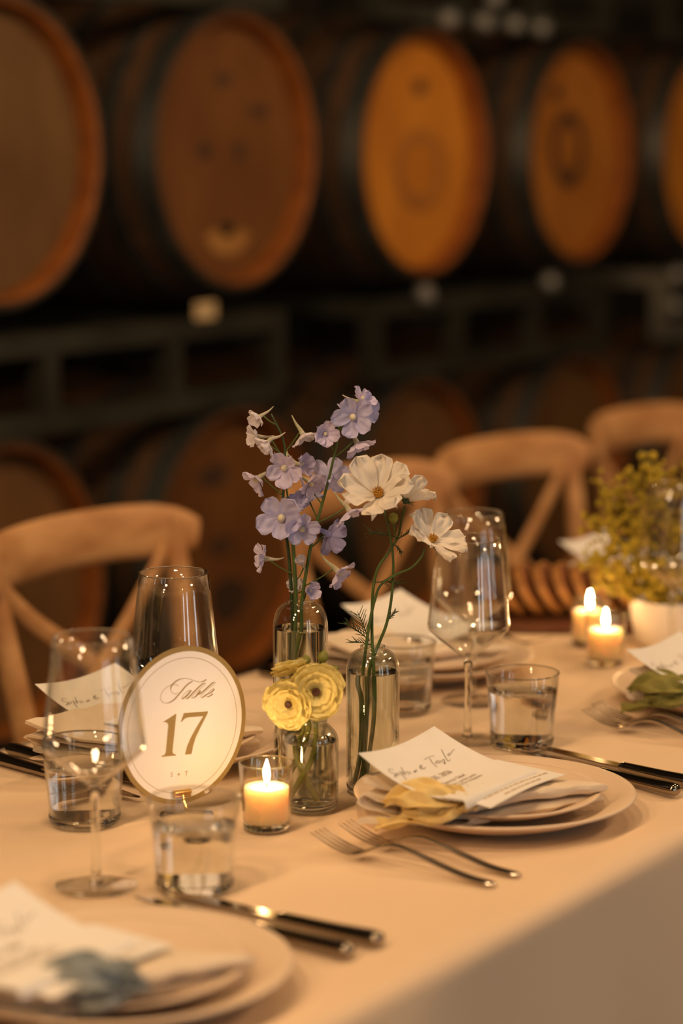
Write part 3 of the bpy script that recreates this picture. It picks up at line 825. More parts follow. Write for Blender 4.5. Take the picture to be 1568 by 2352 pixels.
# ------------------------------------------------------------------ votive candles
FLM = lathe([(0, 0), (.0016, .0008), (.0027, .0035), (.0033, .0075), (.0029, .0120), (.0018, .0170), (.0007, .0210), (0, .0230)], 16)
def votive(x, y, where, s=1.0, wax_h=.042):
    t = tag(obj('candle_holder', lathe([(.0225, .0065), (.0236, .012), (.0250, .04), (.0263, .0645), (.0258, .0655), (.0250, .0645), (.0237, .04), (.0224, .012), (.0215, .0075)], 48, True), M['votive'], loc=(x, y, TOP), scale=s, angle=180), 'clear glass votive holder ' + where, 'candle holder', 'votive holders')
    obj('base', lathe([(0, .0006), (.0205, .0006), (.0222, .0020), (.0226, .0062), (.0214, .0070), (0, .0064)], 48), M['glass'], t, angle=180)
    obj('rim', lathe([(.02570 + .0007 * math.cos(w * PI / 4), .0653 + .0007 * math.sin(w * PI / 4)) for w in range(8)], 48, True), M['glass'], t, angle=180)
    c = thing('votive_candle', 'lit cream wax candle inside the votive holder ' + where, 'candle', (x, y, TOP), 0, 'lit votive candles')
    c.scale = (s, s, s)
    obj('wax', lathe([(0, .0074), (.0195, .0074), (.0205, .0090), (.0212, .025), (.0216, wax_h - .001), (.0208, wax_h), (.012, wax_h - .0012), (.004, wax_h - .0018), (0, wax_h - .0018)], 48), M['wax'], c, angle=180)
    obj('wick', tube([(0, 0, wax_h - .003), (.0002, 0, wax_h + .003), (.0012, .0004, wax_h + .0065)], .0006, 6, 4), M['wick'], c)
    obj('flame', FLM, M['flame'], c, loc=(.0006, 0, wax_h + .0035))
votive(-.217, -.048, 'in focus beside the round table number card', 1.0, .042)
votive(.625, .026, 'farther off and nearer of the blurred pair', 1.0, .045)
votive(.717, .097, 'farthest of the three, by the bread', 1.0, .047)

# ------------------------------------------------------------------ round table number
def sign():
    e1 = Vector((.9397, -.342, 0)); nrm = Vector((-.342, -.9397, 0)); c = Vector((-.2185, .0506, .8386))
    t = thing('table_number_sign', 'round white card with a gold rim reading Table 17 on a clear stand', 'sign', (c.x, c.y, TOP), 0)
    O = Vector((0, 0, c.z - TOP))
    def at(x, y, d): return O + e1 * x + ZV * y + nrm * d
    a0 = math.radians(-5.5)
    def oval(k, n=96):
        P = []
        for i in range(n):
            w = 2 * math.pi * i / n
            x, y = .0738 * math.cos(w), .0785 * math.sin(w)
            s = 1 - k / .076
            P.append((s * (x * math.cos(a0) - y * math.sin(a0)), s * (x * math.sin(a0) + y * math.cos(a0))))
        return P
    def plate(poly, d0, d1):
        V, F = prism(poly, 0, 1)
        return [tuple(at(x, y, d0 + (d1 - d0) * z)) for x, y, z in V], F
    def band(p, q, d0, d1):
        n = len(p)
        V = [tuple(at(x, y, d)) for P, d in ((p, d0), (q, d0), (q, d1), (p, d1)) for x, y in P]
        return V, [(a * n + i, a * n + (i + 1) % n, ((a + 1) % 4) * n + (i + 1) % n, ((a + 1) % 4) * n + i) for a in range(4) for i in range(n)]
    obj('gold_rim', band(oval(0), oval(.0048), -.0012, .00012), M['gold_ink'], t, smooth=False)
    obj('card', plate(oval(.0047), -.0012, .0000), M['card'], t, smooth=False)
    obj('rule_line', band(oval(.0108), oval(.0112), -.0001, .00008), M['gold_ink'], t, smooth=False)
    def put(VF, d=.00014): return [tuple(at(x / 1000, y / 1000, d)) for x, y, _ in VF[0]], VF[1]
    def pen(tt, k):
        sl = max(0.0, -(tt.x * -.62 + tt.y * -.78) if tt.y < 0 else -(tt.x * .62 + tt.y * .78) * -1)
        return .42 + 1.05 * max(0.0, sl - .55) / .45
    T1 = [(-4.5, 40.0), (-7.0, 41.4), (-10.6, 42.3), (-14.1, 41.9), (-19.2, 40.0), (-23.4, 36.6), (-25.4, 32.0), (-24.7, 28.4), (-22.0, 25.8), (-17.9, 24.8), (-13.3, 25.5), (-9.2, 27.6), (-5.1, 31.0), (-0.9, 34.6), (3.2, 38.3), (7.4, 41.0), (11.5, 42.5)]
    T2 = [(-5.6, 33.3), (-9.2, 32.7), (-12.2, 34.6), (-13.7, 37.9), (-12.9, 40.9), (-10.0, 43.6), (-5.9, 45.7), (-1.3, 46.6), (3.8, 46.4), (8.9, 44.8), (14.1, 42.6), (19.2, 40.8), (23.4, 40.7), (27.5, 42.1)]
    A = [(10.4, 33.3), (7.8, 33.9), (4.2, 32.8), (0.6, 30.2), (-1.0, 27.8), (-0.8, 26.6), (1.0, 27.1), (5.2, 29.6), (9.8, 33.4), (6.2, 29.4), (3.9, 27.1), (4.4, 25.9), (6.7, 26.7)]
    Bb = [(6.7, 26.7), (11.4, 30.5), (17.1, 34.6), (22.3, 37.9), (24.9, 38.9), (26.5, 38.5), (25.4, 37.1), (20.7, 34.1), (14.5, 30.5), (10.8, 27.5), (10.3, 26.2), (11.3, 25.9), (14.4, 26.5), (18.6, 29.5), (20.4, 31.5), (19.7, 32.1), (17.0, 29.7), (16.3, 28.5), (19.6, 28.5)]
    Ll = [(19.6, 28.5), (25.4, 31.7), (31.6, 35.8), (35.8, 38.1), (37.9, 37.8), (36.3, 36.0), (30.1, 32.9), (24.3, 29.2), (21.2, 26.5), (21.4, 24.9), (23.2, 24.9), (27.4, 27.0)]
    Ee = [(27.4, 27.0), (32.1, 28.1), (35.8, 30.3), (36.6, 31.3), (35.3, 31.7), (31.6, 30.0), (27.9, 26.9), (27.4, 25.2), (28.9, 24.5), (32.6, 25.4), (35.2, 26.8)]
    g = G()
    for s_ in (T1, T2, A, Bb, Ll, Ee): g.add(put(stroke(s_, pen, 6)))
    obj('script_lettering', g.get(), M['gold_ink'], t, smooth=False, recalc=False)
    one = [(-23.0, 6.6), (-7.9, 12.8), (-7.6, 11.9), (-12.4, -23.8), (-11.7, -26.3), (-8.2, -28.3), (-8.4, -28.9), (-25.0, -27.8), (-24.8, -26.8), (-21.5, -26.3), (-20.1, -23.9), (-16.9, 2.1), (-17.6, 4.6), (-19.7, 6.1)]
    seven = [(-2.4, 3.9), (1.2, 12.1), (29.2, 10.0), (28.5, 7.4), (19.8, -5.7), (14.4, -14.7), (11.5, -22.5), (9.5, -30.2), (2.0, -29.7), (4.4, -21.8), (8.7, -13.9), (15.0, -5.0), (23.7, 5.9), (5.7, 7.2), (1.9, 6.3), (-1.4, 3.7)]
    for poly in (one, seven): obj('numeral', plate([(x / 1000, y / 1000) for x, y in poly], .0, .00014), M['gold_ink'], t, smooth=False)
    # S + T
    g = G()
    for ch, x, y, h in (('S', -13.8, -49.4, 6.4), ('T', 3.2, -50.9, 6.4)):
        V, F = text_mesh(ch, h); g.add(put(([(x + a * .95 + b * .1, y + b - a * .08, 0) for a, b, _ in V], F)))
    g.add(put(([(-7.2, -48.5, 0), (-3.8, -48.9, 0), (-3.8, -48.2, 0), (-7.2, -47.8, 0)], [(0, 1, 2, 3)]))); g.add(put(([(-5.9, -50.1, 0), (-5.2, -50.1, 0), (-5.1, -46.6, 0), (-5.8, -46.6, 0)], [(0, 1, 2, 3)])))
    obj('initials', g.get(), M['gold_ink'], t, smooth=False, recalc=False)
    # gold clip, wire and clear foot
    g = G()
    g.add(tube([at(-.0125, -.0655, .0030), at(.0058, -.0663, .0030)], .0028, 12, 1)); g.add(tube([at(-.0118, -.0698, .0022), at(.0064, -.0704, .0022)], .0016, 10, 1))
    g.add(tube([at(-.0125, -.0655, -.0042), at(.0058, -.0663, -.0042)], .0022, 12, 1))
    obj('gold_clip', g.get(), M['gold'], t)
    obj('wire', tube([at(-.003, -.068, .0026), at(-.003, -.074, .005), at(-.003, -.080, .009), at(-.003, -.0845, .010)], .0012, 8, 4), M['gold'], t)
    obj('clear_foot', lathe([(0, .0006), (.0262, .0006), (.0268, .0014), (.0262, .0024), (.006, .0042), (0, .0044)], 48), M['acrylic'], t, loc=(at(-.003, 0, .010).x, at(-.003, 0, .010).y, 0), angle=180)
sign()

# ------------------------------------------------------------------ flowers
def petal_mesh(name, L, W, cup=.25, curl=0.0, wav=0.0, seed=0, neckp=.55, tip=.55, notch=0.0, nu=8, nv=9, twist=0.0):
    def fn(u, v):
        s = 2 * u - 1
        w = W * (v ** neckp) * max(0.0, 1 - v ** 5) ** tip / .95
        y = L * v - notch * L * max(0, v - .75) * 4 * (.5 + .5 * math.cos(s * 9.5)) * .35
        x = s * w * .5
        z = cup * (s * s) * w * .5 + curl * L * v * v + wav * L * v * noise.noise(Vector((s * 2.2 + seed, v * 3.0, seed * 3.3)))
        return Vector((x, y, z + twist * s * v * L))
    V, F = surf(fn, nu, nv)
    return mesh(name, (V, F), True, False, 180)

def face(d, roll=0.0):
    q = Vector(d).normalized().to_track_quat('Z', 'Y')
    return q @ Quaternion((0, 0, 1), roll)

def ring_petals(parent, meshes, mats, n, tilt, r0=0.0, z0=0.0, a0=0.0, jit=0.06, rnd=random, name='petal', sc=1.0):
    """petals around the local z axis; tilt 0 lies flat, 90 stands along the axis"""
    for k in range(n):
        a = a0 + 2 * PI * k / n + rnd.uniform(-jit, jit)
        tl = math.radians(tilt + rnd.uniform(-6, 6))
        q = Quaternion((0, 0, 1), a) @ Quaternion((1, 0, 0), tl)
        p = Quaternion((0, 0, 1), a) @ Vector((0, r0, z0))
        me = meshes[rnd.randrange(len(meshes))]
        key = me.name + '_' + mats.name
        if key not in PM:
            PM[key] = me.copy(); PM[key].materials.clear(); PM[key].materials.append(mats)
        obj(name, PM[key], None, parent, loc=p, rot=q, scale=sc * rnd.uniform(.93, 1.07))
PM = {}
# --- delphinium: positions on three stems in the tall bottle: (where, facing, spur, petal length mm, tone)
FLORETS = [
((-0.0722, 0.063, 1.1264), (-0.82, 0.37, -0.43), (0.54, -0.66, 0.51), 12, 0, 0), ((-0.0661, 0.0718, 1.1059), (-0.84, 0.53, 0.1), (0.63, -0.77, -0.05), 13, 0, 0),
((-0.0716, 0.0529, 1.1007), (-0.66, 0.28, -0.7), (0.52, -0.79, 0.33), 14, 0, 0), ((-0.0468, 0.0246, 1.1071), (0, -0.54, -0.84), (-0.31, 0.46, 0.83), 15, 0, 0),
((-0.0388, 0.0037, 1.1104), (-0.77, -0.63, 0.1), (0.82, 0.54, 0.2), 14, 1, 1), ((-0.0135, -0.0254, 1.1456), (0.1, -0.8, 0.6), (-0.54, 0.81, 0.24), 15, 1, 1),
((-0.0293, -0.0233, 1.1278), (-0.88, -0.47, -0.1), (0.1, 0.93, 0.36), 19, 2, 1), ((-0.0065, -0.0251, 1.1327), (-0.03, -0.99, -0.12), (-0.29, 0.96, 0), 16, 2, 1),
((-0.0164, -0.0211, 1.0975), (-0.1, -0.49, -0.86), (-0.12, 0.6, 0.79), 16, 1, 1), ((-0.0694, 0.0334, 1.0765), (-0.87, -0.46, -0.15), (0.79, 0.42, 0.45), 19, 1, 0),
((-0.0412, 0.0307, 1.078), (0.03, -0.98, 0.21), (-0.1, 0.8, 0.6), 14, 1, 0), ((-0.0739, 0.0655, 1.0623), (-0.72, 0.39, -0.58), (0.56, -0.67, 0.48), 16, 1, 0),
((-0.018, 0.0103, 1.0654), (0.93, 0.27, 0.23), (-0.82, -0.54, -0.2), 19, 2, 1), ((-0.0491, 0.0136, 1.059), (-0.17, -0.87, -0.47), (-0.06, 0.85, 0.53), 15, 1, 1),
((-0.0726, 0.0346, 1.0258), (-0.88, -0.47, 0.05), (0.87, 0.46, 0.2), 23, 2, 2), ((-0.0643, 0.0149, 1.015), (-0.73, -0.66, -0.19), (0.66, 0.66, 0.37), 18, 2, 2),
((-0.0335, 0.0264, 1.0429), (0.22, -0.54, -0.81), (0.19, 0.55, 0.81), 16, 2, 1), ((-0.0207, -0.0146, 1.0278), (0.03, -0.43, -0.9), (-0.39, 0.59, 0.71), 17, 1, 1),
((-0.0164, 0.0115, 1.0018), (0.85, -0.17, -0.49), (-0.75, 0.43, 0.51), 19, 3, 1), ((-0.0707, 0.0607, 0.9816), (-0.79, 0.6, 0.11), (0.55, -0.83, -0.05), 15, 1, 2),
((-0.029, -0.0075, 0.9661), (0.09, -0.71, -0.7), (-0.42, 0.63, 0.66), 18, 1, 1), ((-0.0469, 0.0357, 0.9493), (-0.65, -0.18, 0.74), (0.46, 0.31, -0.83), 11, 0, 0),
((-0.0468, 0.0175, 0.9493), (-0.35, -0.93, 0.12), (0, 0.96, -0.27), 12, 1, 1), ((-0.0528, 0.0229, 0.9773), (-0.7, -0.03, 0.72), (0.41, 0, -0.91), 10, 0, 2),
((-0.0456, 0.0373, 1.0372), (-0.65, -0.58, 0.49), (0.74, 0.49, -0.45), 13, 2, 2)]
DSTEM = [
 [(-0.0471, 0.0252, 0.7605), (-0.0491, 0.0281, 0.7915), (-0.0491, 0.0354, 0.8733), (-0.0517, 0.0357, 0.9102), (-0.0540, 0.0350, 0.9396), (-0.0556, 0.038, 0.9896), (-0.0585, 0.0423, 1.034), (-0.0574, 0.0406, 1.0834), (-0.0585, 0.0423, 1.1045), (-0.065, 0.0521, 1.1299)],
 [(-0.0546, 0.0364, 0.7638), (-0.0579, 0.0305, 0.8572), (-0.0537, 0.0279, 0.8932), (-0.0509, 0.0254, 0.9112), (-0.0504, 0.0247, 0.9402), (-0.0425, 0.0183, 0.9985), (-0.0372, 0.0102, 1.034), (-0.0333, 0.0043, 1.0605), (-0.0284, -0.003, 1.0992), (-0.026, -0.0066, 1.1238), (-0.0188, -0.0175, 1.1448)],
 [(-0.044, 0.035, 0.7605), (-0.0525, 0.0332, 0.8558), (-0.0552, 0.0301, 0.9068), (-0.0563, 0.0285, 0.9408), (-0.0568, 0.0308, 0.9905), (-0.0574, 0.0334, 1.0205), (-0.059, 0.0376, 1.0539)]]
DLAB = ['pale lilac delphinium stem leaning left above the tall bottle', 'tallest blue delphinium stem leaning right above the tall bottle', 'short delphinium stem with the two wide open blue blooms facing the camera']
DP = [petal_mesh('petal', 1.0, .98, .30, .06, .26, k, .6, .5, nu=9, nv=10) for k in range(4)]
EYE = lathe([(0, -.05), (.10, 0), (.17, .10), (.16, .22), (.09, .32), (0, .36)], 12)
rnd = random.Random(7)
dthings = []
for k in range(3):
    t = thing('delphinium_stem', DLAB[k], 'flower', DSTEM[k][0], 0, 'delphinium stems')
    o = Vector(DSTEM[k][0])
    n = len(DSTEM[k])
    obj('stalk', tube([Vector(p) - o for p in DSTEM[k]], [.0021] * 4 + [.0019 - .0011 * i / max(1, n - 5) for i in range(n - 4)], 8, 5), M['stem'] if k else M['stem_dark'], t, angle=180)
    dthings.append((t, o, [Vector(p) for p in catmull(DSTEM[k], 8)]))
for p, f, s, L, tone, st in FLORETS:
    t, o, path = dthings[st]
    P = Vector(p); f = Vector(f).normalized(); s = Vector(s).normalized(); L = L / 1000 * 1.14
    # nearest lower point of the stem where the thin flower stalk leaves
    best = min(path, key=lambda c: (c - (P - Vector((0, 0, .018)))).length)
    base = P - f * (.30 * L)
    mid = base + s * L * .25
    g = G()
    g.add(tube([best - base, (best - base) * .45 + s * L * .10 - ZV * .002, -f * L * .10 + Vector((0, 0, 0))], [.0008, .0007, .0009], 6, 5))
    fl = obj('floret', g.get(), M['stem'], t, loc=base - o, angle=180)
    curve = Vector((0, 0, .35)) if s.z > -.2 else Vector((0, 0, -.3))
    obj('spur', tube([f * L * .14, -f * L * .05 + s * L * .12, s * L * .62, s * L * 1.05 + curve * L * .35], [L * .17, L * .13, L * .075, L * .025], 8, 5), M['spur'] if tone < 2 else M['del%d' % tone], fl, angle=180)
    ht = 22 if L > .016 else (38 if L > .012 else 55)
    q = face(f, rnd.uniform(0, 6))
    mt = M['del%d' % tone]
    for i in range(5):
        a = 2 * PI * i / 5 + rnd.uniform(-.12, .12)
        qq = q @ Quaternion((0, 0, 1), a) @ Quaternion((1, 0, 0), math.radians(ht + rnd.uniform(-14, 10)))
        me = DP[rnd.randrange(4)]; key = me.name + mt.name
        if key not in PM: PM[key] = me.copy(); PM[key].materials.clear(); PM[key].materials.append(mt)
        obj('petal', PM[key], None, fl, loc=f * L * .10, rot=qq, scale=L * rnd.uniform(.92, 1.12))
    if 'EYE' not in PM: PM['EYE'] = mesh('eye', EYE, angle=180); PM['EYE'].materials.append(M['eye'])
    obj('eye', PM['EYE'], None, fl, loc=f * L * .10, rot=q, scale=L * .95)

# --- cosmos in the medium bottle
CST = [
 [(-0.0497, -0.0485, 0.7605), (-0.0477, -0.0514, 0.7796), (-0.0463, -0.0535, 0.8384), (-0.0459, -0.0542, 0.8744), (-0.0401, -0.0610, 0.9001), (-0.0368, -0.0678, 0.9196), (-0.0344, -0.0714, 0.939), (-0.033, -0.0735, 0.9618), (-0.0328, -0.0739, 0.9881), (-0.0346, -0.0712, 1.0126), (-0.0367, -0.068, 1.03), (-0.0400, -0.0650, 1.0440)],
 [(-0.0472, -0.0522, 0.7605), (-0.0491, -0.0565, 0.7852), (-0.0484, -0.0612, 0.8308), (-0.0468, -0.06, 0.8753), (-0.0443, -0.0566, 0.9019), (-0.0445, -0.0563, 0.9284), (-0.044, -0.057, 0.9548), (-0.0417, -0.0605, 0.9776), (-0.0355, -0.0698, 0.9951), (-0.0277, -0.0761, 1.0103), (-0.025, -0.0784, 1.0259), (-0.0231, -0.0812, 1.0416)],
 [(-0.0516, -0.0455, 0.7614), (-0.0454, -0.0477, 0.7922), (-0.0432, -0.0473, 0.8415), (-0.0447, -0.0451, 0.8641), (-0.0502, -0.0535, 0.9027), (-0.0488, -0.057, 0.9274), (-0.0464, -0.0606, 0.9468), (-0.0431, -0.0656, 0.9626), (-0.035, -0.0778, 0.9731), (-0.0264, -0.0907, 0.9801), (-0.0207, -0.0992, 0.9906), (-0.0189, -0.1021, 0.9993)]]
CC = [((-0.0442, -0.0640, 1.0535), -.16 * RV + .74 * ZV - .66 * FV, .0405, 28), ((-0.0214, -0.0820, 1.0475), .42 * RV + .80 * ZV + .35 * FV, .030, 42), ((-0.0165, -0.1085, 1.0075), .42 * RV + .78 * ZV - .42 * FV, .034, 24)]
CLAB = ['white cosmos flower turned to the camera, showing its round yellow centre', 'white cosmos seen from its side just right of the open one', 'lowest white cosmos tipping over the rim of the wine glass']
CP = [petal_mesh('petal', 1.0, .74, .20, .06, .26, k + 20, .62, .34, notch=.12, nu=14, nv=10) for k in range(5)]
rc = random.Random(3)
def stamen_disc():
    g = G()
    g.add(lathe([(0, -.02), (.11, -.01), (.13, .03), (.10, .07), (0, .09)], 18))
    for k in range(46):
        a = k * 2.39996; r = .125 * math.sqrt(k / 46)
        x, y = r * math.cos(a), r * math.sin(a); h = .10 + .05 * rc.random()
        g.add(tube([(x, y, .03), (x * 1.12, y * 1.12, h), (x * 1.18, y * 1.18, h + .03)], [.009, .011, .013], 5, 1))
    return g.get()
DISC = mesh('flower_centre', stamen_disc()); DISC.materials.append(M['pollen'])
def calyx_geo():
    g = G()
    g.add(lathe([(0, -.14), (.05, -.13), (.12, -.06), (.15, .0), (.10, .03), (0, .02)], 14))
    for k in range(8):
        a = 2 * PI * k / 8
        g.add(tube([(.11 * math.cos(a), .11 * math.sin(a), -.04), (.24 * math.cos(a), .24 * math.sin(a), -.02), (.34 * math.cos(a), .34 * math.sin(a), .02 - .05 * (k % 2))], [(.012, .035), (.010, .028), (.003, .005)], 6, 3, flat=(0, 0, 1)))
    return g.get()
CAL = mesh('calyx', calyx_geo(), angle=180); CAL.materials.append(M['stem_dark'])
def feather_leaf(parent, p, d, L, seed, mat):
    r = random.Random(seed); d = Vector(d).normalized(); side = d.cross(Vector((.3, .5, .8))).normalized(); up = side.cross(d)
    g = G()
    g.add(tube([p, p + d * L * .5 + up * L * .06, p + d * L + up * L * .02], [.0006, .0005, .0003], 5, 4))
    for k in range(7):
        t = .2 + .11 * k; b = p + d * L * t + up * L * .05 * math.sin(t * 3)
        for s in (-1, 1):
            e = (d * .75 + side * s * .6 + up * r.uniform(-.3, .5)).normalized()
            g.add(tube([b, b + e * L * .22 + up * L * .02, b + e * L * r.uniform(.32, .46)], [.00045, .0004, .0002], 4, 3))
    obj('leaf', g.get(), mat, parent, angle=180)
for k in range(3):
    o = Vector(CST[k][0])
    t = thing('cosmos_flower', CLAB[k], 'flower', o, 0, 'white cosmos')
    obj('stalk', tube([Vector(p) - o for p in CST[k]], [.0019, .0018, .0019, .0018, .0017, .0016, .0015, .0014, .0013, .0012, .0011, .0011], 8, 5), M['stem'], t, angle=180)
    c, nrm, L, tl = CC[k]; c = Vector(c); nrm = nrm.normalized(); q = face(nrm, .3 * k)
    for i in range(8):
        a = 2 * PI * i / 8 + rc.uniform(-.07, .07)
        ex = 0
        qq = q @ Quaternion((0, 0, 1), a) @ Quaternion((1, 0, 0), math.radians(tl + rc.uniform(-15, 15)))
        me = CP[rc.randrange(5)]; key = me.name + 'cos'
        if key not in PM: PM[key] = me.copy(); PM[key].materials.clear(); PM[key].materials.append(M['cosmos'])
        obj('petal', PM[key], None, t, loc=c - o + (q @ Quaternion((0, 0, 1), a)) @ Vector((0, L * .08, .0004 * (i % 2))), rot=qq, scale=L * rc.uniform(.93, 1.07))
    obj('flower_centre', DISC, None, t, loc=c - o + nrm * L * .05, rot=q, scale=L * .98)
    obj('calyx', CAL, None, t, loc=c - o - nrm * L * .02, rot=q, scale=L)
    if k == 0:
        for j, (p, d, LL) in enumerate([((-0.0462, -0.0538, .9058), (-.8 * RV + .55 * ZV), .030), ((-0.0455, -0.0538, .9050), (-.35 * RV + .9 * ZV - .2 * FV), .034), ((-0.0455, -0.0560, .9010), (-.9 * RV + .1 * ZV), .022), ((-.036, -.0690, .925), (.5 * RV + .5 * ZV), .014)]):
            feather_leaf(t, Vector(p) - o, d, LL, j, M['stem_dark'])
    if k == 1:
        for j, (p, d, LL) in enumerate([((-.0285, -.0755, 1.0103), (-.95 * RV + .1 * ZV), .030), ((-.028, -.0760, 1.008), (.7 * RV + .4 * ZV), .018), ((-.030, -.0735, 1.003), (.5 * RV - .6 * ZV - .3 * FV), .012), ((-.0425, -.0592, .965), (.9 * RV - .1 * ZV), .026)]):
            feather_leaf(t, Vector(p) - o, d, LL, 10 + j, M['stem_dark'])
        bud = lathe([(0, -.004), (.003, -.003), (.005, .001), (.0042, .0055), (0, .008)], 14)
        obj('bud', bud, M['stem_yellow'], t, loc=Vector((-0.0352, -0.0756, 1.0287)) - o, rot=face(ZV - .2 * FV))
        obj('bud_stalk', tube([Vector((-.029, -.0748, 1.006)) - o, Vector((-.0325, -.0756, 1.015)) - o, Vector((-.0352, -.0756, 1.025)) - o], [.0008, .0008, .0012], 6, 4), M['stem'], t)
        obj('bud_sepals', CAL, None, t, loc=Vector((-0.0352, -0.0756, 1.0275)) - o, rot=face(ZV - .2 * FV), scale=.022)

# --- ranunculus in the short bottle
RST = [[(-0.135, -0.0224, 0.7752), (-0.1342, -0.0273, 0.7893), (-0.1343, -0.0344, 0.8062), (-0.1356, -0.0396, 0.8238), (-0.1385, -0.0429, 0.8391), (-.146, -.0390, .852)],
 [(-0.1465, -0.0304, 0.7632), (-0.1452, -0.0396, 0.7823), (-0.1424, -0.0474, 0.7985), (-0.1376, -0.051, 0.8222), (-0.136, -0.0499, 0.8378), (-.1352, -.0515, .862)],
 [(-0.1358, -0.0501, 0.7620), (-0.139, -0.0418, 0.7812), (-0.139, -0.0344, 0.8004), (-0.1364, -0.0311, 0.8192), (-0.1331, -0.0335, 0.8327), (-.1320, -.0270, .872)]]
RC = [(Vector((-0.1580, -0.0345, 0.8600)), -.30 * RV - .06 * ZV - .95 * FV, .0225), (Vector((-0.1430, -0.0545, 0.8715)), .12 * RV + .12 * ZV - 1.0 * FV, .0250), (Vector((-0.1345, -0.0215, 0.8870)), -.25 * RV + .9 * ZV + .25 * FV, .0195)]
RLAB = ['left yellow ranunculus bloom facing the camera', 'right yellow ranunculus, the largest bloom, facing the camera', 'yellow ranunculus seen from the back behind the two blooms']
RP = [petal_mesh('petal', 1.0, 1.25, .22, .10, .10, k + 40, .45, .42, nu=14, nv=14) for k in range(5)]
rr_ = random.Random(11)
RE = lathe([(.10, -.03), (.17, .02), (.18, .09), (.13, .14), (.07, .115), (0, .105)], 18)
for k in range(3):
    o = Vector(RST[k][0])
    t = thing('ranunculus_flower', RLAB[k], 'flower', o, 0, 'yellow ranunculus')
    c, nrm, R_ = RC[k]; nrm = nrm.normalized(); q = face(nrm, .4 * k)
    obj('stalk', tube([Vector(p) - o for p in RST[k][:-1]] + [c - o - nrm * R_ * .25], [.0023, .0024, .0024, .0023, .0022, .0018], 10, 5), M['stem_yellow'], t, angle=180)
    for li, (n, ln, tl, zz) in enumerate(((5, .62, 34, .0), (6, .82, 27, -.03), (6, .97, 19, -.07), (7, 1.06, 8, -.11), (6, 1.02, -6, -.15))):
        for i in range(n):
            a = 2 * PI * (i + .5 * (li % 2)) / n + rr_.uniform(-.12, .12)
            qq = q @ Quaternion((0, 0, 1), a) @ Quaternion((1, 0, 0), math.radians(tl + rr_.uniform(-8, 8)))
            me = RP[rr_.randrange(5)]; key = me.name + 'ran'
            if key not in PM: PM[key] = me.copy(); PM[key].materials.clear(); PM[key].materials.append(M['ran'])
            obj('petal', PM[key], None, t, loc=c - o + nrm * R_ * zz + (q @ Quaternion((0, 0, 1), a)) @ Vector((0, R_ * .10, 0)), rot=qq, scale=R_ * ln * rr_.uniform(.95, 1.08))
    obj('flower_centre', RE, M['ran_eye'], t, loc=c - o + nrm * R_ * .16, rot=q, scale=R_ * .95)
    obj('calyx', CAL, None, t, loc=c - o - nrm * R_ * .20, rot=q, scale=R_)
    if k == 2:
        for j, (bp, rad, ax) in enumerate([((-0.1309, -0.0358, 0.8978), .0048, -.2 * RV + ZV), ((-0.1271, -0.0524, 0.9019), .0060, .25 * RV + ZV), ((-0.1223, -0.0596, 0.888), .0062, .7 * RV + .6 * ZV)]):
            b = Vector(bp); ax = ax.normalized()
            obj('bud', lathe([(0, -.9), (.6, -.7), (1, -.1), (.9, .5), (.4, 1.1), (0, 1.5)], 14), M['stem_yellow'], t, loc=b - o, rot=face(ax), scale=rad * .95, angle=180)
            obj('bud_stalk', tube([Vector((-.1325, -.0375, .853)) - o, b - o - ax * .016 + FV * .002, b - o - ax * rad * .7], [.0012, .0011, .0014], 6, 5), M['stem_yellow'], t, angle=180)

# ------------------------------------------------------------------ far end of the table: pot of blossom, bread
pot = tag(obj('ceramic_pot', lathe([(0, .001), (.046, .001), (.050, .005), (.055, .035), (.058, .060), (.0575, .062), (.053, .061), (.050, .035), (.045, .009), (0, .007)], 56), M['pot'], loc=(.79, .012, TOP), angle=180), 'white ceramic pot at the right edge holding the yellow blossoms', 'pot')
rs = random.Random(21)
ico = bmesh.new(); bmesh.ops.create_icosphere(ico, subdivisions=1, radius=1.0)
IV = [tuple(v.co) for v in ico.verts]; IF = [tuple(v.index for v in f.verts) for f in ico.faces]; ico.free()
SPR = [(-.115, .085, -.02), (-.095, .125, .01), (-.120, .035, -.03), (-.105, .0, -.03), (-.070, .095, .02), (-.060, .150, .0), (-.080, .055, -.04), (-.035, .165, -.01), (-.030, .115, -.03), (-.045, .04, -.06), (-.01, .145, .02), (.0, .085, -.05), (.02, .165, .0), (.03, .11, -.04), (.055, .13, .02), (.06, .07, -.05), (-.02, .02, -.065)]
for k, (r, u, d) in enumerate(SPR):
    base = Vector((.79, .012, TOP + .012)); tip = Vector((.79, .012, TOP + .082)) + RV * r + ZV * u + FV * d
    neck = Vector((.79, .012, TOP + .060)) + (RV * r + FV * d).normalized() * .030 + ZV * .006
    t = thing('blossom_sprig', 'mustard yellow blossom sprig in the white pot at the right edge', 'flower', base, 0, 'mustard yellow blossom sprigs')
    path = [base, neck, neck.lerp(tip, .55) + ZV * .012, tip]
    obj('stalk', tube([p - base for p in path], [.0014, .0013, .001, .0006], 6, 5), M['leafg'], t, angle=180)
    g = G(); C = catmull(path[1:], 10)
    for j in range(62):
        f = rs.random() ** .75
        p = C[int(f * (len(C) - 1))]
        off = Vector((rs.gauss(0, 1), rs.gauss(0, 1), rs.gauss(0, 1))) * (.006 + .007 * math.sin(f * 3.1))
        s = rs.uniform(.0025, .0062)
        g.add((IV, IF), Matrix.Translation(p + off - base) @ Matrix.Scale(s, 4))
    b = obj('blossom_cluster', g.get(), M['mimosa'], t, angle=180); b['kind'] = 'stuff'
    if k % 3 == 0:
        lf = petal_mesh('leaf', .045, .018, .2, -.2, .1, k)
        obj('leaf', lf, M['leafg'], t, loc=neck - base, rot=face(-FV + .3 * ZV, k * 1.1))

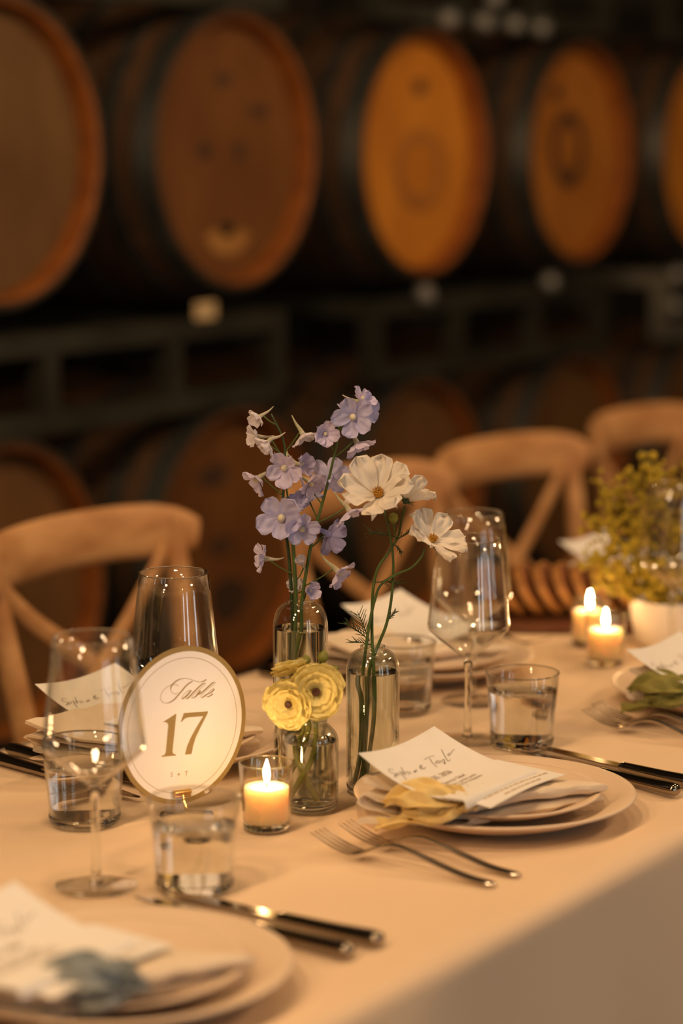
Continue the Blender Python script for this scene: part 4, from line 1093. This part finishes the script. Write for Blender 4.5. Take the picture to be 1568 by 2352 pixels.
bd = thing('serving_board', 'dark wooden board under the sliced bread', 'board', (.835, .165, TOP), math.atan2(RV.y, RV.x))
n = 40; poly = []
for i in range(n):
    a = 2 * PI * i / n; c, s = math.cos(a), math.sin(a); r = (abs(c) ** 5 + abs(s) ** 5) ** -.2
    poly.append((.135 * r * c, .062 * r * s))
obj('board_top', prism(poly, .002, .014), M['board'], bd, smooth=False)
for sx in (-.1, .1): obj('foot', box(sx - .012, sx + .012, -.045, .045, 0, .002), M['board'], bd, smooth=False)
# slices: rounded loaf outline, each leaning on the next
def slice_geo():
    P = []
    for i in range(28):
        a = 2 * PI * i / 28
        x = .050 * math.cos(a); y = .042 * math.sin(a) * (1.0 if math.sin(a) > 0 else .82)
        P.append((x, y + .034))
    return P
SP = slice_geo()
crumb = mesh('crumb', prism([(x * .90, (y - .034) * .90 + .034) for x, y in SP], -.0058, .0058), smooth=False)
Vc = []
nn = len(SP)
for k_, z in ((1.0, -.0055), (1.0, .0055), (.9, .0055), (.9, -.0055)): Vc += [(x * k_, (y - .034) * k_ + .034, z) for x, y in SP]
crust = mesh('crust', (Vc, [(a * nn + i, a * nn + (i + 1) % nn, ((a + 1) % 4) * nn + (i + 1) % nn, ((a + 1) % 4) * nn + i) for a in range(4) for i in range(nn)]), smooth=False)
for k in range(8):
    along = -.105 + k * .026
    pos = Vector((.835, .165, TOP + .0185)) + RV * along
    t = thing('bread_slice', ('%s slice of bread %s' % (('leftmost', 'second', 'third', 'fourth', 'fifth', 'sixth', 'seventh', 'rightmost')[k], 'in the row on the dark board' if k in (0, 7) else 'from the left in the row on the dark board')), 'bread', pos, 0, 'bread slices')
    # slice plane: outline x runs away from the camera, y upright but leaning left
    ex = (FV * .95 + RV * .30).normalized(); lean = math.radians(32)
    ezn = ex.cross(ZV).normalized()
    ey = (ZV * math.cos(lean) - ezn * math.sin(lean)).normalized(); ez = ex.cross(ey)
    q = Matrix((ex, ey, ez)).transposed().to_quaternion()
    t.rotation_mode = 'QUATERNION'; t.rotation_quaternion = q
    obj('crumb', crumb, M['bread'], t); obj('crust', crust, M['crust'], t)
